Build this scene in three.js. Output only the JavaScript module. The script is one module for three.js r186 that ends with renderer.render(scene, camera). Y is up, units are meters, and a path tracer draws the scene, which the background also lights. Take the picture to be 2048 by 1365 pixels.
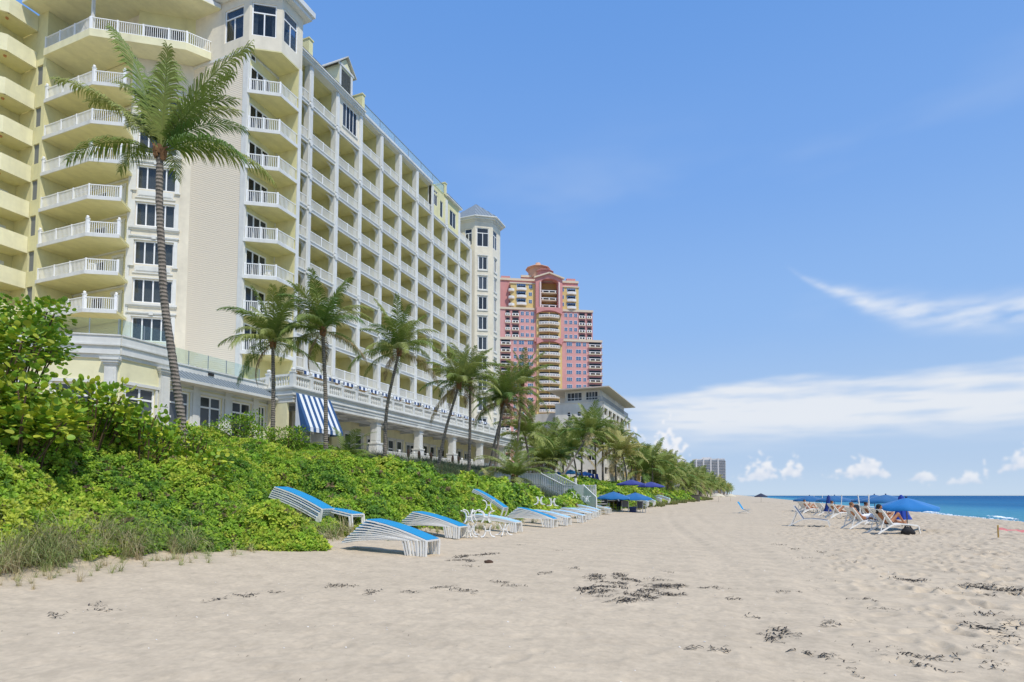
import * as THREE from 'three';
import { ImprovedNoise } from 'three/addons/math/ImprovedNoise.js';
import { MarchingCubes } from 'three/addons/objects/MarchingCubes.js';

// World: x east (towards the sea), y up, n north along the coast (z = -n). Metres.
const scene = new THREE.Scene();

// ---------- camera: eye 1.6 m above the sand, wide lens, slight upward tilt and a risen lens (shift) ----------
const FPX = 1167, PPY = 924, YAW = 21.77 * Math.PI / 180, PITCH = Math.atan(68 / FPX);
const camera = new THREE.PerspectiveCamera(2 * Math.atan(PPY / FPX) * 180 / Math.PI, 2048 / (2 * PPY), 0.1, 60000);
camera.position.set(0, 1.6, 0);
camera.rotation.set(PITCH, YAW, 0, 'YXZ');
camera.setViewOffset(2048, 2 * PPY, 0, 0, 2048, 1365);
camera.updateProjectionMatrix();

const renderer = new THREE.WebGLRenderer({ antialias: true });
renderer.setSize(1024, 682);
renderer.toneMapping = THREE.LinearToneMapping;
renderer.toneMappingExposure = 1.0;
renderer.shadowMap.enabled = true;

// ---------- random and noise ----------
function rng(seed) { let s = seed >>> 0; return () => { s = (s + 0x6D2B79F5) >>> 0; let t = s; t = Math.imul(t ^ (t >>> 15), t | 1); t ^= t + Math.imul(t ^ (t >>> 7), t | 61); return ((t ^ (t >>> 14)) >>> 0) / 4294967296; }; }
const IN = new ImprovedNoise();
const noise = (x, y, z = 0) => IN.noise(x, y, z);
function fbm(x, y, z = 0, o = 4) { let a = 0.5, s = 0, f = 1; for (let i = 0; i < o; i++) { s += a * IN.noise(x * f, y * f, z + i * 7.3); a *= 0.5; f *= 2.03; } return s; }
const clamp = (x, a = 0, b = 1) => Math.min(b, Math.max(a, x));
const smooth = (x) => { x = clamp(x); return x * x * (3 - 2 * x); };
const mixn = (a, b, t) => a + (b - a) * t;

// ---------- sky: clear tropical blue, cirrus, a thin cloud sheet and distant cumulus ----------
(function makeSky() {
  const W = 3072, H = 1536, data = new Float32Array(W * H * 4);
  // stops: elevation in degrees -> linear colour of the air
  const stops = [[0, .56, .69, .84], [3, .47, .62, .83], [8, .39, .57, .85], [16, .285, .49, .86], [28, .195, .395, .82], [42, .14, .33, .76], [60, .12, .30, .73], [90, .11, .29, .71]];
  const at = (e) => { let i = 0; while (i < stops.length - 2 && e > stops[i + 1][0]) i++; const a = stops[i], b = stops[i + 1], t = smooth((e - a[0]) / (b[0] - a[0])) * .4 + clamp((e - a[0]) / (b[0] - a[0])) * .6; return [1, 2, 3].map((k) => mixn(a[k], b[k], t)); };
  const table = []; for (let i = 0; i <= 900; i++) table.push(at(i / 10));
  // distant cumulus: bearing, base elevation, half width, height (degrees)
  const cumuli = [[-6.6, 2.3, 2.5, 4.3], [-9.8, 2.2, 1.9, 3.8], [-11.5, 1.4, 2.4, 3.2], [1.6, 1.5, 1.4, 2.2], [4.0, 1.5, 1.1, 2.0], [9.6, 1.7, 1.7, 1.75], [13.4, 1.2, 1.0, 1.0], [20.2, 1.9, 1.5, 2.0], [16.5, .9, 1.4, 1.1], [-3.6, 1.2, 1.0, 1.3]];
  const r = rng(11);
  for (let b = 26; b < 335; b += 3 + r() * 6) cumuli.push([b, 1 + r() * 1.3, .8 + r() * 1.8, 1 + r() * 2.6]);
  for (let j = 0; j < H; j++) {
    const el = ((j + .5) / H - .5) * 180;
    for (let i = 0; i < W; i++) {
      const k = (j * W + i) * 4;
      if (el < -1) { data[k] = .45; data[k + 1] = .52; data[k + 2] = .56; data[k + 3] = 1; continue; }
      const phi = ((i + .5) / W - .5) * 2 * Math.PI, x = Math.cos(phi), n = -Math.sin(phi);
      let be = Math.atan2(x, n) * 180 / Math.PI;                 // bearing from the coast's direction, clockwise
      const c = table[Math.min(900, Math.max(0, Math.round(el * 10)))], e = Math.max(0, el);
      let R = c[0], G = c[1], B = c[2];
      const mixc = (a, cr, cg, cb) => { R = mixn(R, cr, a); G = mixn(G, cg, a); B = mixn(B, cb, a); };
      if (e < 40) {
        // thin high sheet lying low over the sea, streaked along its length
        const bb = be > 180 ? be - 360 : be;
        const w1 = fbm(bb * .07, e * .35, 3.1, 5), w2 = fbm(bb * .03 + 9, e * .16, 8.8, 4);
        const top = 10.6 + 1.5 * w1 + 1.6 * fbm(bb * .045 + 2, 5.5, 1, 3) - .9 * smooth((2 - bb) / 12), low = 3.6 + 1.5 * w2;
        const sheet = smooth((top - e) / 1.0) * smooth((e - low) / 3.2) * smooth((bb + 15) / 10 + .3 * w1) * (1 - smooth((bb - 150) / 40));
        const w3 = fbm(bb * .16 + e * .5, e * 1.5, 12.4, 5); mixc(sheet * clamp(.80 + 1.1 * w1 + .5 * w2 + 1.0 * w3, .15, .95), .80, .84, .90);
        // cirrus streak
        const mid = 13.6 + .024 * Math.max(0, 19.8 - bb) ** 2 + .7 * fbm(bb * .14, 1.7, 4, 4), th = .22 + 1.0 * smooth((bb - 4) / 10);
        const st = Math.exp(-(((e - mid) / th) ** 2) * 1.2) * smooth((bb - 3.6) / 4) * (1 - smooth((bb - 34) / 12)) * clamp(.62 + 1.3 * fbm(bb * .35, e * 1.3, 6, 5), 0, 1);
        mixc(st * .85, .80, .85, .93);
        const veil = smooth(fbm(bb * .035 + 40, e * .12, 2.2, 5) * 2.2 - .1) * smooth((e - 9) / 8) * (1 - smooth((e - 24) / 12)) * .22;
        mixc(veil, .62, .72, .88);
      }
      if (e < 8.5) {
        let den = 0, lit = 0;
        const wx = fbm(be * .9, e * .9, 21, 4) * .8, wy = fbm(be * .9 + 50, e * .9, 23, 4) * .8, nn = fbm(be * 1.6, e * 1.6, 5, 5);
        for (const q of cumuli) {
          let d = be - q[0]; if (d > 180) d -= 360; if (d < -180) d += 360;
          if (Math.abs(d) > q[2] * 2) continue;
          const u = (d + wx) / q[2], v = (e - q[1] + wy * .8) / q[3];
          const prof = 1 - u * u * (1 + .4 * u);
          const m = smooth((prof - v + 1.3 * nn) * 2.2) * smooth((v + .12 + .3 * nn) * 5);
          if (m > den) { den = m; lit = clamp(.45 + .65 * v + .9 * nn); }
        }
        const far = .82 * smooth(.3 + e / 3.5);
        mixc(den * far, mixn(.60, .93, lit), mixn(.67, .93, lit), mixn(.82, .95, lit));
      }
      data[k] = R; data[k + 1] = G; data[k + 2] = B; data[k + 3] = 1;
    }
  }
  const t = new THREE.DataTexture(data, W, H, THREE.RGBAFormat, THREE.FloatType);
  t.mapping = THREE.EquirectangularReflectionMapping; t.magFilter = t.minFilter = THREE.LinearFilter; t.needsUpdate = true;
  scene.background = t; scene.environment = t;
})();

// ---------- sun: high, from the south-east, behind the camera's right shoulder ----------
const sunEl = 58 * Math.PI / 180, sunBe = 122 * Math.PI / 180;
const sun = new THREE.DirectionalLight(new THREE.Color(1, .95, .86), 3.5);
sun.position.set(200 * Math.cos(sunEl) * Math.sin(sunBe), 200 * Math.sin(sunEl), -200 * Math.cos(sunEl) * Math.cos(sunBe));
sun.castShadow = true; sun.shadow.mapSize.set(4096, 4096);
Object.assign(sun.shadow.camera, { left: -130, right: 130, top: 130, bottom: -130, near: 1, far: 600 });
scene.add(sun, sun.target);

// ---------- textures ----------
function dataTex(size, fn, srgb) {
  const d = new Uint8Array(size * size * 4);
  for (let j = 0; j < size; j++) for (let i = 0; i < size; i++) { const c = fn(i / size, j / size, i, j), k = (j * size + i) * 4; d[k] = clamp(c[0]) * 255; d[k + 1] = clamp(c[1]) * 255; d[k + 2] = clamp(c[2]) * 255; d[k + 3] = 255; }
  const t = new THREE.DataTexture(d, size, size); t.wrapS = t.wrapT = THREE.RepeatWrapping; t.magFilter = THREE.LinearFilter; t.minFilter = THREE.LinearMipmapLinearFilter; t.generateMipmaps = true;
  if (srgb) t.colorSpace = THREE.SRGBColorSpace; t.needsUpdate = true; return t;
}
const rep = (t, x, y = x) => { const c = t.clone(); c.repeat.set(x, y); c.needsUpdate = true; return c; };
// tiling noise: octaves of value noise on a torus
function torusNoise(seed, cells) { const r = rng(seed), g = Float32Array.from({ length: cells * cells }, () => r()); return (u, v) => { const x = u * cells, y = v * cells, i = Math.floor(x), j = Math.floor(y), fx = smooth(x - i), fy = smooth(y - j), q = (a, b) => g[(((b % cells) + cells) % cells) * cells + (((a % cells) + cells) % cells)]; return mixn(mixn(q(i, j), q(i + 1, j), fx), mixn(q(i, j + 1), q(i + 1, j + 1), fx), fy); }; }
function tFbm(seed, cells, oct) { const f = []; for (let o = 0; o < oct; o++) f.push(torusNoise(seed + o * 17, cells << o)); return (u, v) => { let s = 0, a = .5, t = 0; for (const n of f) { s += a * n(u, v); t += a; a *= .5; } return s / t; }; }

const nA = tFbm(3, 8, 5), nB = tFbm(77, 32, 3), nC = tFbm(191, 4, 4);
const stuccoBump = dataTex(512, (u, v) => { const q = .5 * nA(u, v) + .5 * nB(u, v); return [q, q, q]; });
const wallTone = dataTex(512, (u, v) => { const st = Math.pow(nA(u * 2, v * .25), 3) * .10, q = .885 + .12 * nC(u, v) + .04 * (nB(u, v) - .5) - st; return [q, q * .997, q * .985]; }, true);
const sandBump = dataTex(1024, (u, v) => { const q = .55 * nA(u, v) + .45 * nB(u * 2, v * 2); return [q, q, q]; });

// ---------- materials ----------
const col = (hex) => new THREE.Color(hex);
function std(hex, rough = .8, o = {}) { return new THREE.MeshStandardMaterial({ color: col(hex), roughness: rough, ...o }); }
const M = {
  cream: std('#f7eed9', .85, { map: rep(wallTone, .13), bumpMap: rep(stuccoBump, .7), bumpScale: .004 }),
  yellow: std('#f3ecb6', .85, { map: rep(wallTone, .13), bumpMap: rep(stuccoBump, .7), bumpScale: .004 }),
  paleYellow: std('#fbf5cc', .85, { map: rep(wallTone, .13), bumpMap: rep(stuccoBump, .7), bumpScale: .004 }),
  siding: std('#f2e6cf', .7),
  sidingYellow: std('#f0e8bc', .7),
  white: std('#f1f1ec', .55, { map: rep(wallTone, .17) }),
  rail: std('#f4f4f1', .45),
  glassDark: std('#3d4246', .12, { metalness: .15 }),
  glassDeep: std('#23272b', .1, { metalness: .1 }),
  glassBlue: std('#5f7f9f', .1, { metalness: .35 }),
  greyMetal: std('#9ba1a4', .42, { metalness: .35 }),
  roofGrey: std('#8e979c', .5, { metalness: .25 }),
  screen: std('#7d807c', .9),
  dark: std('#2b2a29', .9),
  room: std('#c9bfa9', .9),
  doorWhite: std('#dfe2e0', .6),
};
M.tint = new THREE.MeshPhysicalMaterial({ color: col('#c4c9ce'), roughness: .04, transmission: 1, thickness: 0, ior: 1.5 });
M.clear = new THREE.MeshPhysicalMaterial({ color: col('#f0f8f5'), roughness: .03, transmission: 1, thickness: 0, ior: 1.5 });
M.glassRail = new THREE.MeshPhysicalMaterial({ color: col('#e8f3f2'), roughness: .1, transmission: .8, thickness: 0, ior: 1.5 });
M.curtain = std('#b5b7b8', .95);
M.curtainPale = std('#d2d0c8', .95);

// ---------- builders ----------
const taken = new Map();
function numbered(name) { const k = taken.get(name) ?? 0; taken.set(name, k + 1); return k ? name + '_' + String(k).padStart(3, '0') : name; }
const baseOf = new Map();
const V3 = (x, y, n) => new THREE.Vector3(x, y, -n);
function shade(o) { o.traverse((m) => { if (m.isMesh) { m.castShadow = true; m.receiveShadow = true; } }); return o; }
function tag(o, label, category, group, kind) { o.userData.label = label; if (category) o.userData.category = category; if (group) o.userData.group = group; if (kind) o.userData.kind = kind; return o; }
// a thing: Group at its base, whose children are its parts; parts are built in world coordinates when base is given
function thing(name, label, category, [x, y, n] = [0, 0, 0], turn = 0, group) {
  const o = new THREE.Group(); o.name = numbered(name); o.position.set(x, y, -n); o.rotation.y = turn; scene.add(o);
  baseOf.set(o, turn ? new THREE.Vector3() : o.position.clone());
  return tag(o, label, category, group);
}
const thingL = (...a) => { const o = thing(...a); baseOf.set(o, new THREE.Vector3()); return o; };   // parts given in the thing's own coordinates
function sub(name, parent) { const g = new THREE.Group(); g.name = name; parent.add(g); baseOf.set(g, (baseOf.get(parent) ?? new THREE.Vector3()).clone()); return g; }
function copyThing(src, [x, y, n], turn, label) { const c = src.clone(); c.name = numbered(src.name.replace(/_\d\d\d$/, '')); c.userData = { ...src.userData }; c.position.set(x, y, -n); c.rotation.y = turn; if (label) c.userData.label = label; scene.add(c); return c; }
function mesh(name, geo, mat, parent) { const m = new THREE.Mesh(geo, mat); m.name = parent === scene ? numbered(name) : name; m.castShadow = m.receiveShadow = true; parent.add(m); return m; }

class MB {
  constructor() { this.p = []; this.n = []; this.t = []; }
  v(a, nn, u, w) { this.p.push(a.x, a.y, a.z); this.n.push(nn.x, nn.y, nn.z); this.t.push(u, w); }
  tri(a, b, c) {
    const nn = new THREE.Vector3().subVectors(b, a).cross(new THREE.Vector3().subVectors(c, a)); if (nn.lengthSq() < 1e-14) return this; nn.normalize();
    const ax = Math.abs(nn.x), ay = Math.abs(nn.y), az = Math.abs(nn.z);
    for (const q of [a, b, c]) { if (ay > .7) this.v(q, nn, q.x, q.z); else if (ax > az) this.v(q, nn, q.z, q.y); else this.v(q, nn, q.x, q.y); }
    return this;
  }
  quad(a, b, c, d) { return this.tri(a, b, c).tri(a, c, d); }
  // eight corners: bottom a b c d counter-clockwise seen from above, then the top four
  hexa(a, b, c, d, e, f, g, h) { return this.quad(d, c, b, a).quad(e, f, g, h).quad(a, b, f, e).quad(b, c, g, f).quad(c, d, h, g).quad(d, a, e, h); }
  box(x0, x1, y0, y1, n0, n1) { return this.hexa(V3(x0, y0, n0), V3(x1, y0, n0), V3(x1, y0, n1), V3(x0, y0, n1), V3(x0, y1, n0), V3(x1, y1, n0), V3(x1, y1, n1), V3(x0, y1, n1)); }
  // plan polygon [[x, n], ...] counter-clockwise seen from above with north up; optional inner scale for a batter
  prism(pts, y0, y1, top = pts) {
    const m = pts.length, P = (q, y) => V3(q[0], y, q[1]);
    for (let i = 0; i < m; i++) { const a = pts[i], b = pts[(i + 1) % m], c = top[(i + 1) % m], d = top[i]; this.quad(P(a, y0), P(b, y0), P(c, y1), P(d, y1)); }
    const tris = THREE.ShapeUtils.triangulateShape(pts.map((q) => new THREE.Vector2(q[0], q[1])), []);
    for (const [i, j, k] of tris) { this.tri(P(top[i], y1), P(top[j], y1), P(top[k], y1)); this.tri(P(pts[k], y0), P(pts[j], y0), P(pts[i], y0)); }
    return this;
  }
  fbox(F, u0, u1, y0, y1, d0, d1) { return this.hexa(F.at(u0, y0, d1), F.at(u1, y0, d1), F.at(u1, y0, d0), F.at(u0, y0, d0), F.at(u0, y1, d1), F.at(u1, y1, d1), F.at(u1, y1, d0), F.at(u0, y1, d0)); }
  // square bar between two points, w across and h upright
  bar(a, b, w, h = w) {
    const d = new THREE.Vector3().subVectors(b, a).normalize(), s = new THREE.Vector3(0, 1, 0).cross(d); if (s.lengthSq() < 1e-6) s.set(1, 0, 0); s.normalize(); const t = new THREE.Vector3().crossVectors(d, s);
    const q = (p, i, j) => p.clone().addScaledVector(s, i * w / 2).addScaledVector(t, j * h / 2);
    return this.hexa(q(a, 1, -1), q(a, -1, -1), q(b, -1, -1), q(b, 1, -1), q(a, 1, 1), q(a, -1, 1), q(b, -1, 1), q(b, 1, 1));
  }
  add(geo, mtx) {
    const g = geo.index ? geo.toNonIndexed() : geo.clone(); if (mtx) g.applyMatrix4(mtx);
    const P = g.attributes.position.array, Nn = g.attributes.normal.array, T = g.attributes.uv?.array;
    for (let i = 0; i < P.length; i++) { this.p.push(P[i]); this.n.push(Nn[i]); }
    for (let i = 0; i < P.length / 3; i++) this.t.push(T ? T[2 * i] : 0, T ? T[2 * i + 1] : 0);
    return this;
  }
  tube(pts, r, seg = 12, sides = 6, closed = false) { return this.add(new THREE.TubeGeometry(new THREE.CatmullRomCurve3(pts, closed), seg, r, sides, closed)); }
  // straight cylinder between points, radii at both ends
  cyl(a, b, r0, r1 = r0, sides = 8) { const d = new THREE.Vector3().subVectors(b, a), L = d.length(), g = new THREE.CylinderGeometry(r1, r0, L, sides); g.translate(0, L / 2, 0); return this.add(g, new THREE.Matrix4().makeRotationFromQuaternion(new THREE.Quaternion().setFromUnitVectors(new THREE.Vector3(0, 1, 0), d.normalize())).setPosition(a)); }
  lathe(prof, x, y, n, sides = 8) { return this.add(new THREE.LatheGeometry(prof.map(([r, h]) => new THREE.Vector2(r, h)), sides), new THREE.Matrix4().makeTranslation(x, y, -n)); }
  geo(off) {
    const g = new THREE.BufferGeometry(); g.setAttribute('position', new THREE.Float32BufferAttribute(this.p, 3)); g.setAttribute('normal', new THREE.Float32BufferAttribute(this.n, 3)); g.setAttribute('uv', new THREE.Float32BufferAttribute(this.t, 2));
    if (off) g.translate(-off.x, -off.y, -off.z); return g;
  }
  build(name, mat, parent) { return mesh(name, this.geo(baseOf.get(parent)), mat, parent); }
}
// a wall's frame: u runs left to right seen from outside, d outwards
class Fr {
  constructor(p, q) { this.p = p; this.q = q; const dx = q[0] - p[0], dn = q[1] - p[1]; this.len = Math.hypot(dx, dn); this.ux = dx / this.len; this.un = dn / this.len; }
  xn(u, d = 0) { return [this.p[0] + this.ux * u + this.un * d, this.p[1] + this.un * u - this.ux * d]; }
  at(u, y, d = 0) { const [x, n] = this.xn(u, d); return V3(x, y, n); }
}
// wall with rectangular openings [u0, u1, y0, y1]: solid between d0 (inside) and d1 (outside)
function openWall(mb, F, u0, u1, y0, y1, d0, d1, holes) {
  const us = [...new Set([u0, u1, ...holes.flatMap((h) => [h[0], h[1]])])].filter((u) => u >= u0 && u <= u1).sort((a, b) => a - b);
  for (let i = 0; i + 1 < us.length; i++) {
    const m = (us[i] + us[i + 1]) / 2, hs = holes.filter((h) => h[0] < m && h[1] > m).sort((a, b) => a[2] - b[2]);
    let y = y0; for (const h of hs) { if (h[2] > y + 1e-4) mb.fbox(F, us[i], us[i + 1], y, h[2], d0, d1); y = h[3]; }
    if (y < y1 - 1e-4) mb.fbox(F, us[i], us[i + 1], y, y1, d0, d1);
  }
}
// a window part: frame with mullions at the given fractions, each pane a mesh of its own
const paneR = rng(2024), paneSets = new Map([[M.glassDark, ['#3d4246', '#4b5157', '#353b41', '#5a6066'].map((c, i) => std(c, .08 + .05 * i, { metalness: .15 }))], [M.glassDeep, ['#23272b', '#32383d', '#1d2023', '#454a4e'].map((c, i) => std(c, .08 + .05 * i, { metalness: .1 }))]]);
function windowF(parent, F, u0, u1, y0, y1, d, { cols = 2, rows = [0, 1], fw = .07, mat = M.glassDark, frameMat = M.rail, name = 'window', splitTop = true } = {}) {
  const g = sub(name, parent), f = new MB(), w = (u1 - u0), h = y1 - y0;
  f.fbox(F, u0, u0 + fw, y0, y1, d - .05, d + .03).fbox(F, u1 - fw, u1, y0, y1, d - .05, d + .03).fbox(F, u0 + fw, u1 - fw, y0, y0 + fw, d - .05, d + .03).fbox(F, u0 + fw, u1 - fw, y1 - fw, y1, d - .05, d + .03);
  const ys = rows.map((r) => y0 + fw / 2 + r * (h - fw));
  for (let j = 1; j + 1 < ys.length; j++) f.fbox(F, u0 + fw, u1 - fw, ys[j] - fw / 2, ys[j] + fw / 2, d - .05, d + .03);
  for (let j = 0; j + 1 < ys.length; j++) {
    const cc = (j === ys.length - 2 && !splitTop && ys.length > 2) ? 1 : cols;
    for (let i = 0; i < cc; i++) {
      const a = u0 + fw / 2 + (w - fw) * i / cc, b = u0 + fw / 2 + (w - fw) * (i + 1) / cc, lo = ys[j] + fw / 2, hi = ys[j + 1] - fw / 2;
      if (i) f.fbox(F, a - fw / 2, a + fw / 2, lo, hi, d - .05, d + .025);
      new MB().fbox(F, a + fw / 2, b - fw / 2, lo, hi, d - .03, d - .02).build('pane', paneSets.has(mat) ? paneSets.get(mat)[Math.floor(paneR() * 4)] : mat, g);
    }
  }
  f.build('frame', frameMat, g);
  return g;
}
// railing: rails, posts and balusters in one frame
function railF(mb, F, u0, u1, y, d, { h = 1.05, gap = .125, posts = [], post = .09, bw = .035 } = {}) {
  mb.fbox(F, u0, u1, y + h - .06, y + h, d - .045, d + .045).fbox(F, u0, u1, y + .08, y + .13, d - .03, d + .03);
  for (const u of posts) mb.fbox(F, u - post / 2, u + post / 2, y, y + h + .05, d - post / 2, d + post / 2);
  const k = Math.max(1, Math.round((u1 - u0) / gap));
  for (let i = 1; i < k; i++) { const u = u0 + (u1 - u0) * i / k; if (posts.some((q) => Math.abs(q - u) < post * .7)) continue; mb.fbox(F, u - bw / 2, u + bw / 2, y + .13, y + h - .06, d - bw / 2, d + bw / 2); }
}
// ================= terrain =================
const toeX = (n) => -10.9 + .55 * Math.sin(n * .33 + 1) + .5 * noise(n * .21, 4.2) - .9 * smooth((n - 60) / 60);
function groundBase(x, n) {
  const d = toeX(n) - x;                                       // metres inland of the dune's toe
  let h = d > 0 ? .28 + .28 * smooth(d / 1.2) + 3.7 * smooth((d - .3) / 16.5) : .28 * Math.exp(d / 2.6);
  if (d > 0 && d < 22) h += .35 * noise(x * .22, n * .22, 2) * smooth(d / 3);
  if (x > 13) h -= 1.75 * smooth((x - 13) / 15) + Math.max(0, x - 27) * .06;
  if (x > 8 && x < 20) h += .14 * Math.exp(-(((x - 14) / 3) ** 2));
  return h;
}
// footprints and tyre ruts pressed into dry sand
const cellHash = (i, j, k) => { let h = Math.imul(i, 374761393) ^ Math.imul(j, 668265263) ^ Math.imul(k, 2246822519); h = Math.imul(h ^ (h >>> 13), 1274126177); return ((h ^ (h >>> 16)) >>> 0) / 4294967296; };
function prints(x, n) {
  let s = 0;
  const S = .42, i0 = Math.floor(x / S), j0 = Math.floor(n / S);
  for (let i = i0 - 1; i <= i0 + 1; i++) for (let j = j0 - 1; j <= j0 + 1; j++) {
    if (cellHash(i, j, 9) > .72) continue;
    const cx = (i + cellHash(i, j, 1)) * S, cn = (j + cellHash(i, j, 2)) * S, a = cellHash(i, j, 3) * Math.PI, q = .07 + .06 * cellHash(i, j, 4);
    const dx = x - cx, dn = n - cn, u = (dx * Math.cos(a) + dn * Math.sin(a)) / (q * 1.7), v = (-dx * Math.sin(a) + dn * Math.cos(a)) / q, r = Math.hypot(u, v);
    if (r < 2.2) s += (.035 + .03 * cellHash(i, j, 5)) * (-Math.exp(-r * r * 1.3) + .42 * Math.exp(-((r - 1.35) ** 2) * 5));
  }
  return s;
}
const rutX = (n) => .75 - .135 * n + .35 * Math.sin(n * .12 + .6);
function groundH(x, n) {
  let h = groundBase(x, n);
  const r = Math.hypot(x, n); if (r > 140 || x > 26) return h;
  const beach = smooth((x - toeX(n) + .5) / 1.5);
  const busy = clamp(.16 + .84 * smooth((x - .5 - .018 * n + 1.6 * noise(x * .25, n * .16, 5)) / 2.2), 0, 1) * beach;
  h += .013 * fbm(x * .7, n * .55, 1, 3) * beach + .05 * noise(x * .16, n * .13, 7) * beach;
  if (r < 75) h += prints(x, n) * busy * 1.7 + .024 * busy * fbm(x * 2.6, n * 2.6, 3, 3) + .003 * fbm(x * 7, n * 7, 4, 2);
  if (r < 90 && x > -16 && x < 6) for (const [off, w, k] of [[0, .26, .02], [1.75, .26, .02], [.75, .2, .011], [2.6, .22, .012], [-1.5, .24, .009], [.3, .2, .009]]) {
    const dd = Math.abs(x - rutX(n) - off - .35 * Math.sin(n * .07 + off * 3)); if (dd < 1) h += k * beach * (-Math.exp(-((dd / w) ** 2)) + .45 * Math.exp(-(((dd - w * 1.9) / (w * .7)) ** 2)));
  }
  return h;
}
(function sand() {
  const bear = []; // fine rays where the photograph looks, coarse elsewhere
  for (let a = -180; a < -70; a += 4) bear.push(a); for (let a = -70; a < 24; a += .13) bear.push(a); for (let a = 24; a < 180; a += 4) bear.push(a);
  const rad = [0]; for (let r = .8; r < 5000; r *= r < 3 ? 1.12 : r < 45 ? 1.0098 : r < 110 ? 1.02 : 1.09) rad.push(r); rad.push(7000);
  const A = bear.length, R = rad.length, pos = new Float32Array(A * R * 3), uv = new Float32Array(A * R * 2), clr = new Float32Array(A * R * 3), idx = [];
  for (let j = 0; j < R; j++) for (let i = 0; i < A; i++) {
    const b = bear[i] * Math.PI / 180, x = rad[j] * Math.sin(b), n = rad[j] * Math.cos(b), k = j * A + i;
    pos[3 * k] = x; pos[3 * k + 1] = groundH(x, n); pos[3 * k + 2] = -n; uv[2 * k] = x; uv[2 * k + 1] = n;
    // shell-sand tone: patches of finer and coarser grains, damp and darker by the swash, some leaf litter on the dune
    const near = rad[j] < 160;
    let q = 1 + (near ? .10 * fbm(x * .35, n * .35, 12, 3) + .10 * fbm(x * 2.2, n * 2.2, 14, 2) : 0);
    const speck = near ? smooth(fbm(x * .9 + 30, n * 1.5, 17, 4) * 4 - .55) * smooth((x - 1.4) / 3) * .26 : 0;
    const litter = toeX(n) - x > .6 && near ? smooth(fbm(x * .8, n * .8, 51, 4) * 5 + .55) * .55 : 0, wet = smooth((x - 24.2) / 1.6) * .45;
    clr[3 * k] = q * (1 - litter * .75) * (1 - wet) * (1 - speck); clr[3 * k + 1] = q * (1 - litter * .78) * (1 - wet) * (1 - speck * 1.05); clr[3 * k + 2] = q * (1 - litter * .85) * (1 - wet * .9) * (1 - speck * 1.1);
  }
  for (let j = 0; j + 1 < R; j++) for (let i = 0; i < A; i++) { const a = j * A + i, b = j * A + (i + 1) % A, c = a + A, d = b + A; idx.push(a, b, c, b, d, c); }
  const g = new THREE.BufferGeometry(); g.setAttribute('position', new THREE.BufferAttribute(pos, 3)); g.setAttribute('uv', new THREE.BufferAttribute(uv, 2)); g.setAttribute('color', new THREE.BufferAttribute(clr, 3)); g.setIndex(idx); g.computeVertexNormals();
  // fix orientation so that faces look up
  if (g.attributes.normal.getY(A * 20 + 300) < 0) { for (let i = 0; i < idx.length; i += 3) { const t = idx[i]; idx[i] = idx[i + 1]; idx[i + 1] = t; } g.setIndex(idx); g.computeVertexNormals(); }
  const grain = dataTex(512, (u, v) => { const q = .94 + .12 * (nB(u, v) - .5) + .10 * (nA(u, v) - .5); return [q, q * .995, q * .985]; }, true);
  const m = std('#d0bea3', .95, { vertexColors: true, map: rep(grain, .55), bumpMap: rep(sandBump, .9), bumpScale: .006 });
  tag(mesh('sand', g, m, scene), 'pale beach sand with footprints, tyre ruts and a planted dune', null, null, 'structure');
})();

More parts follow.
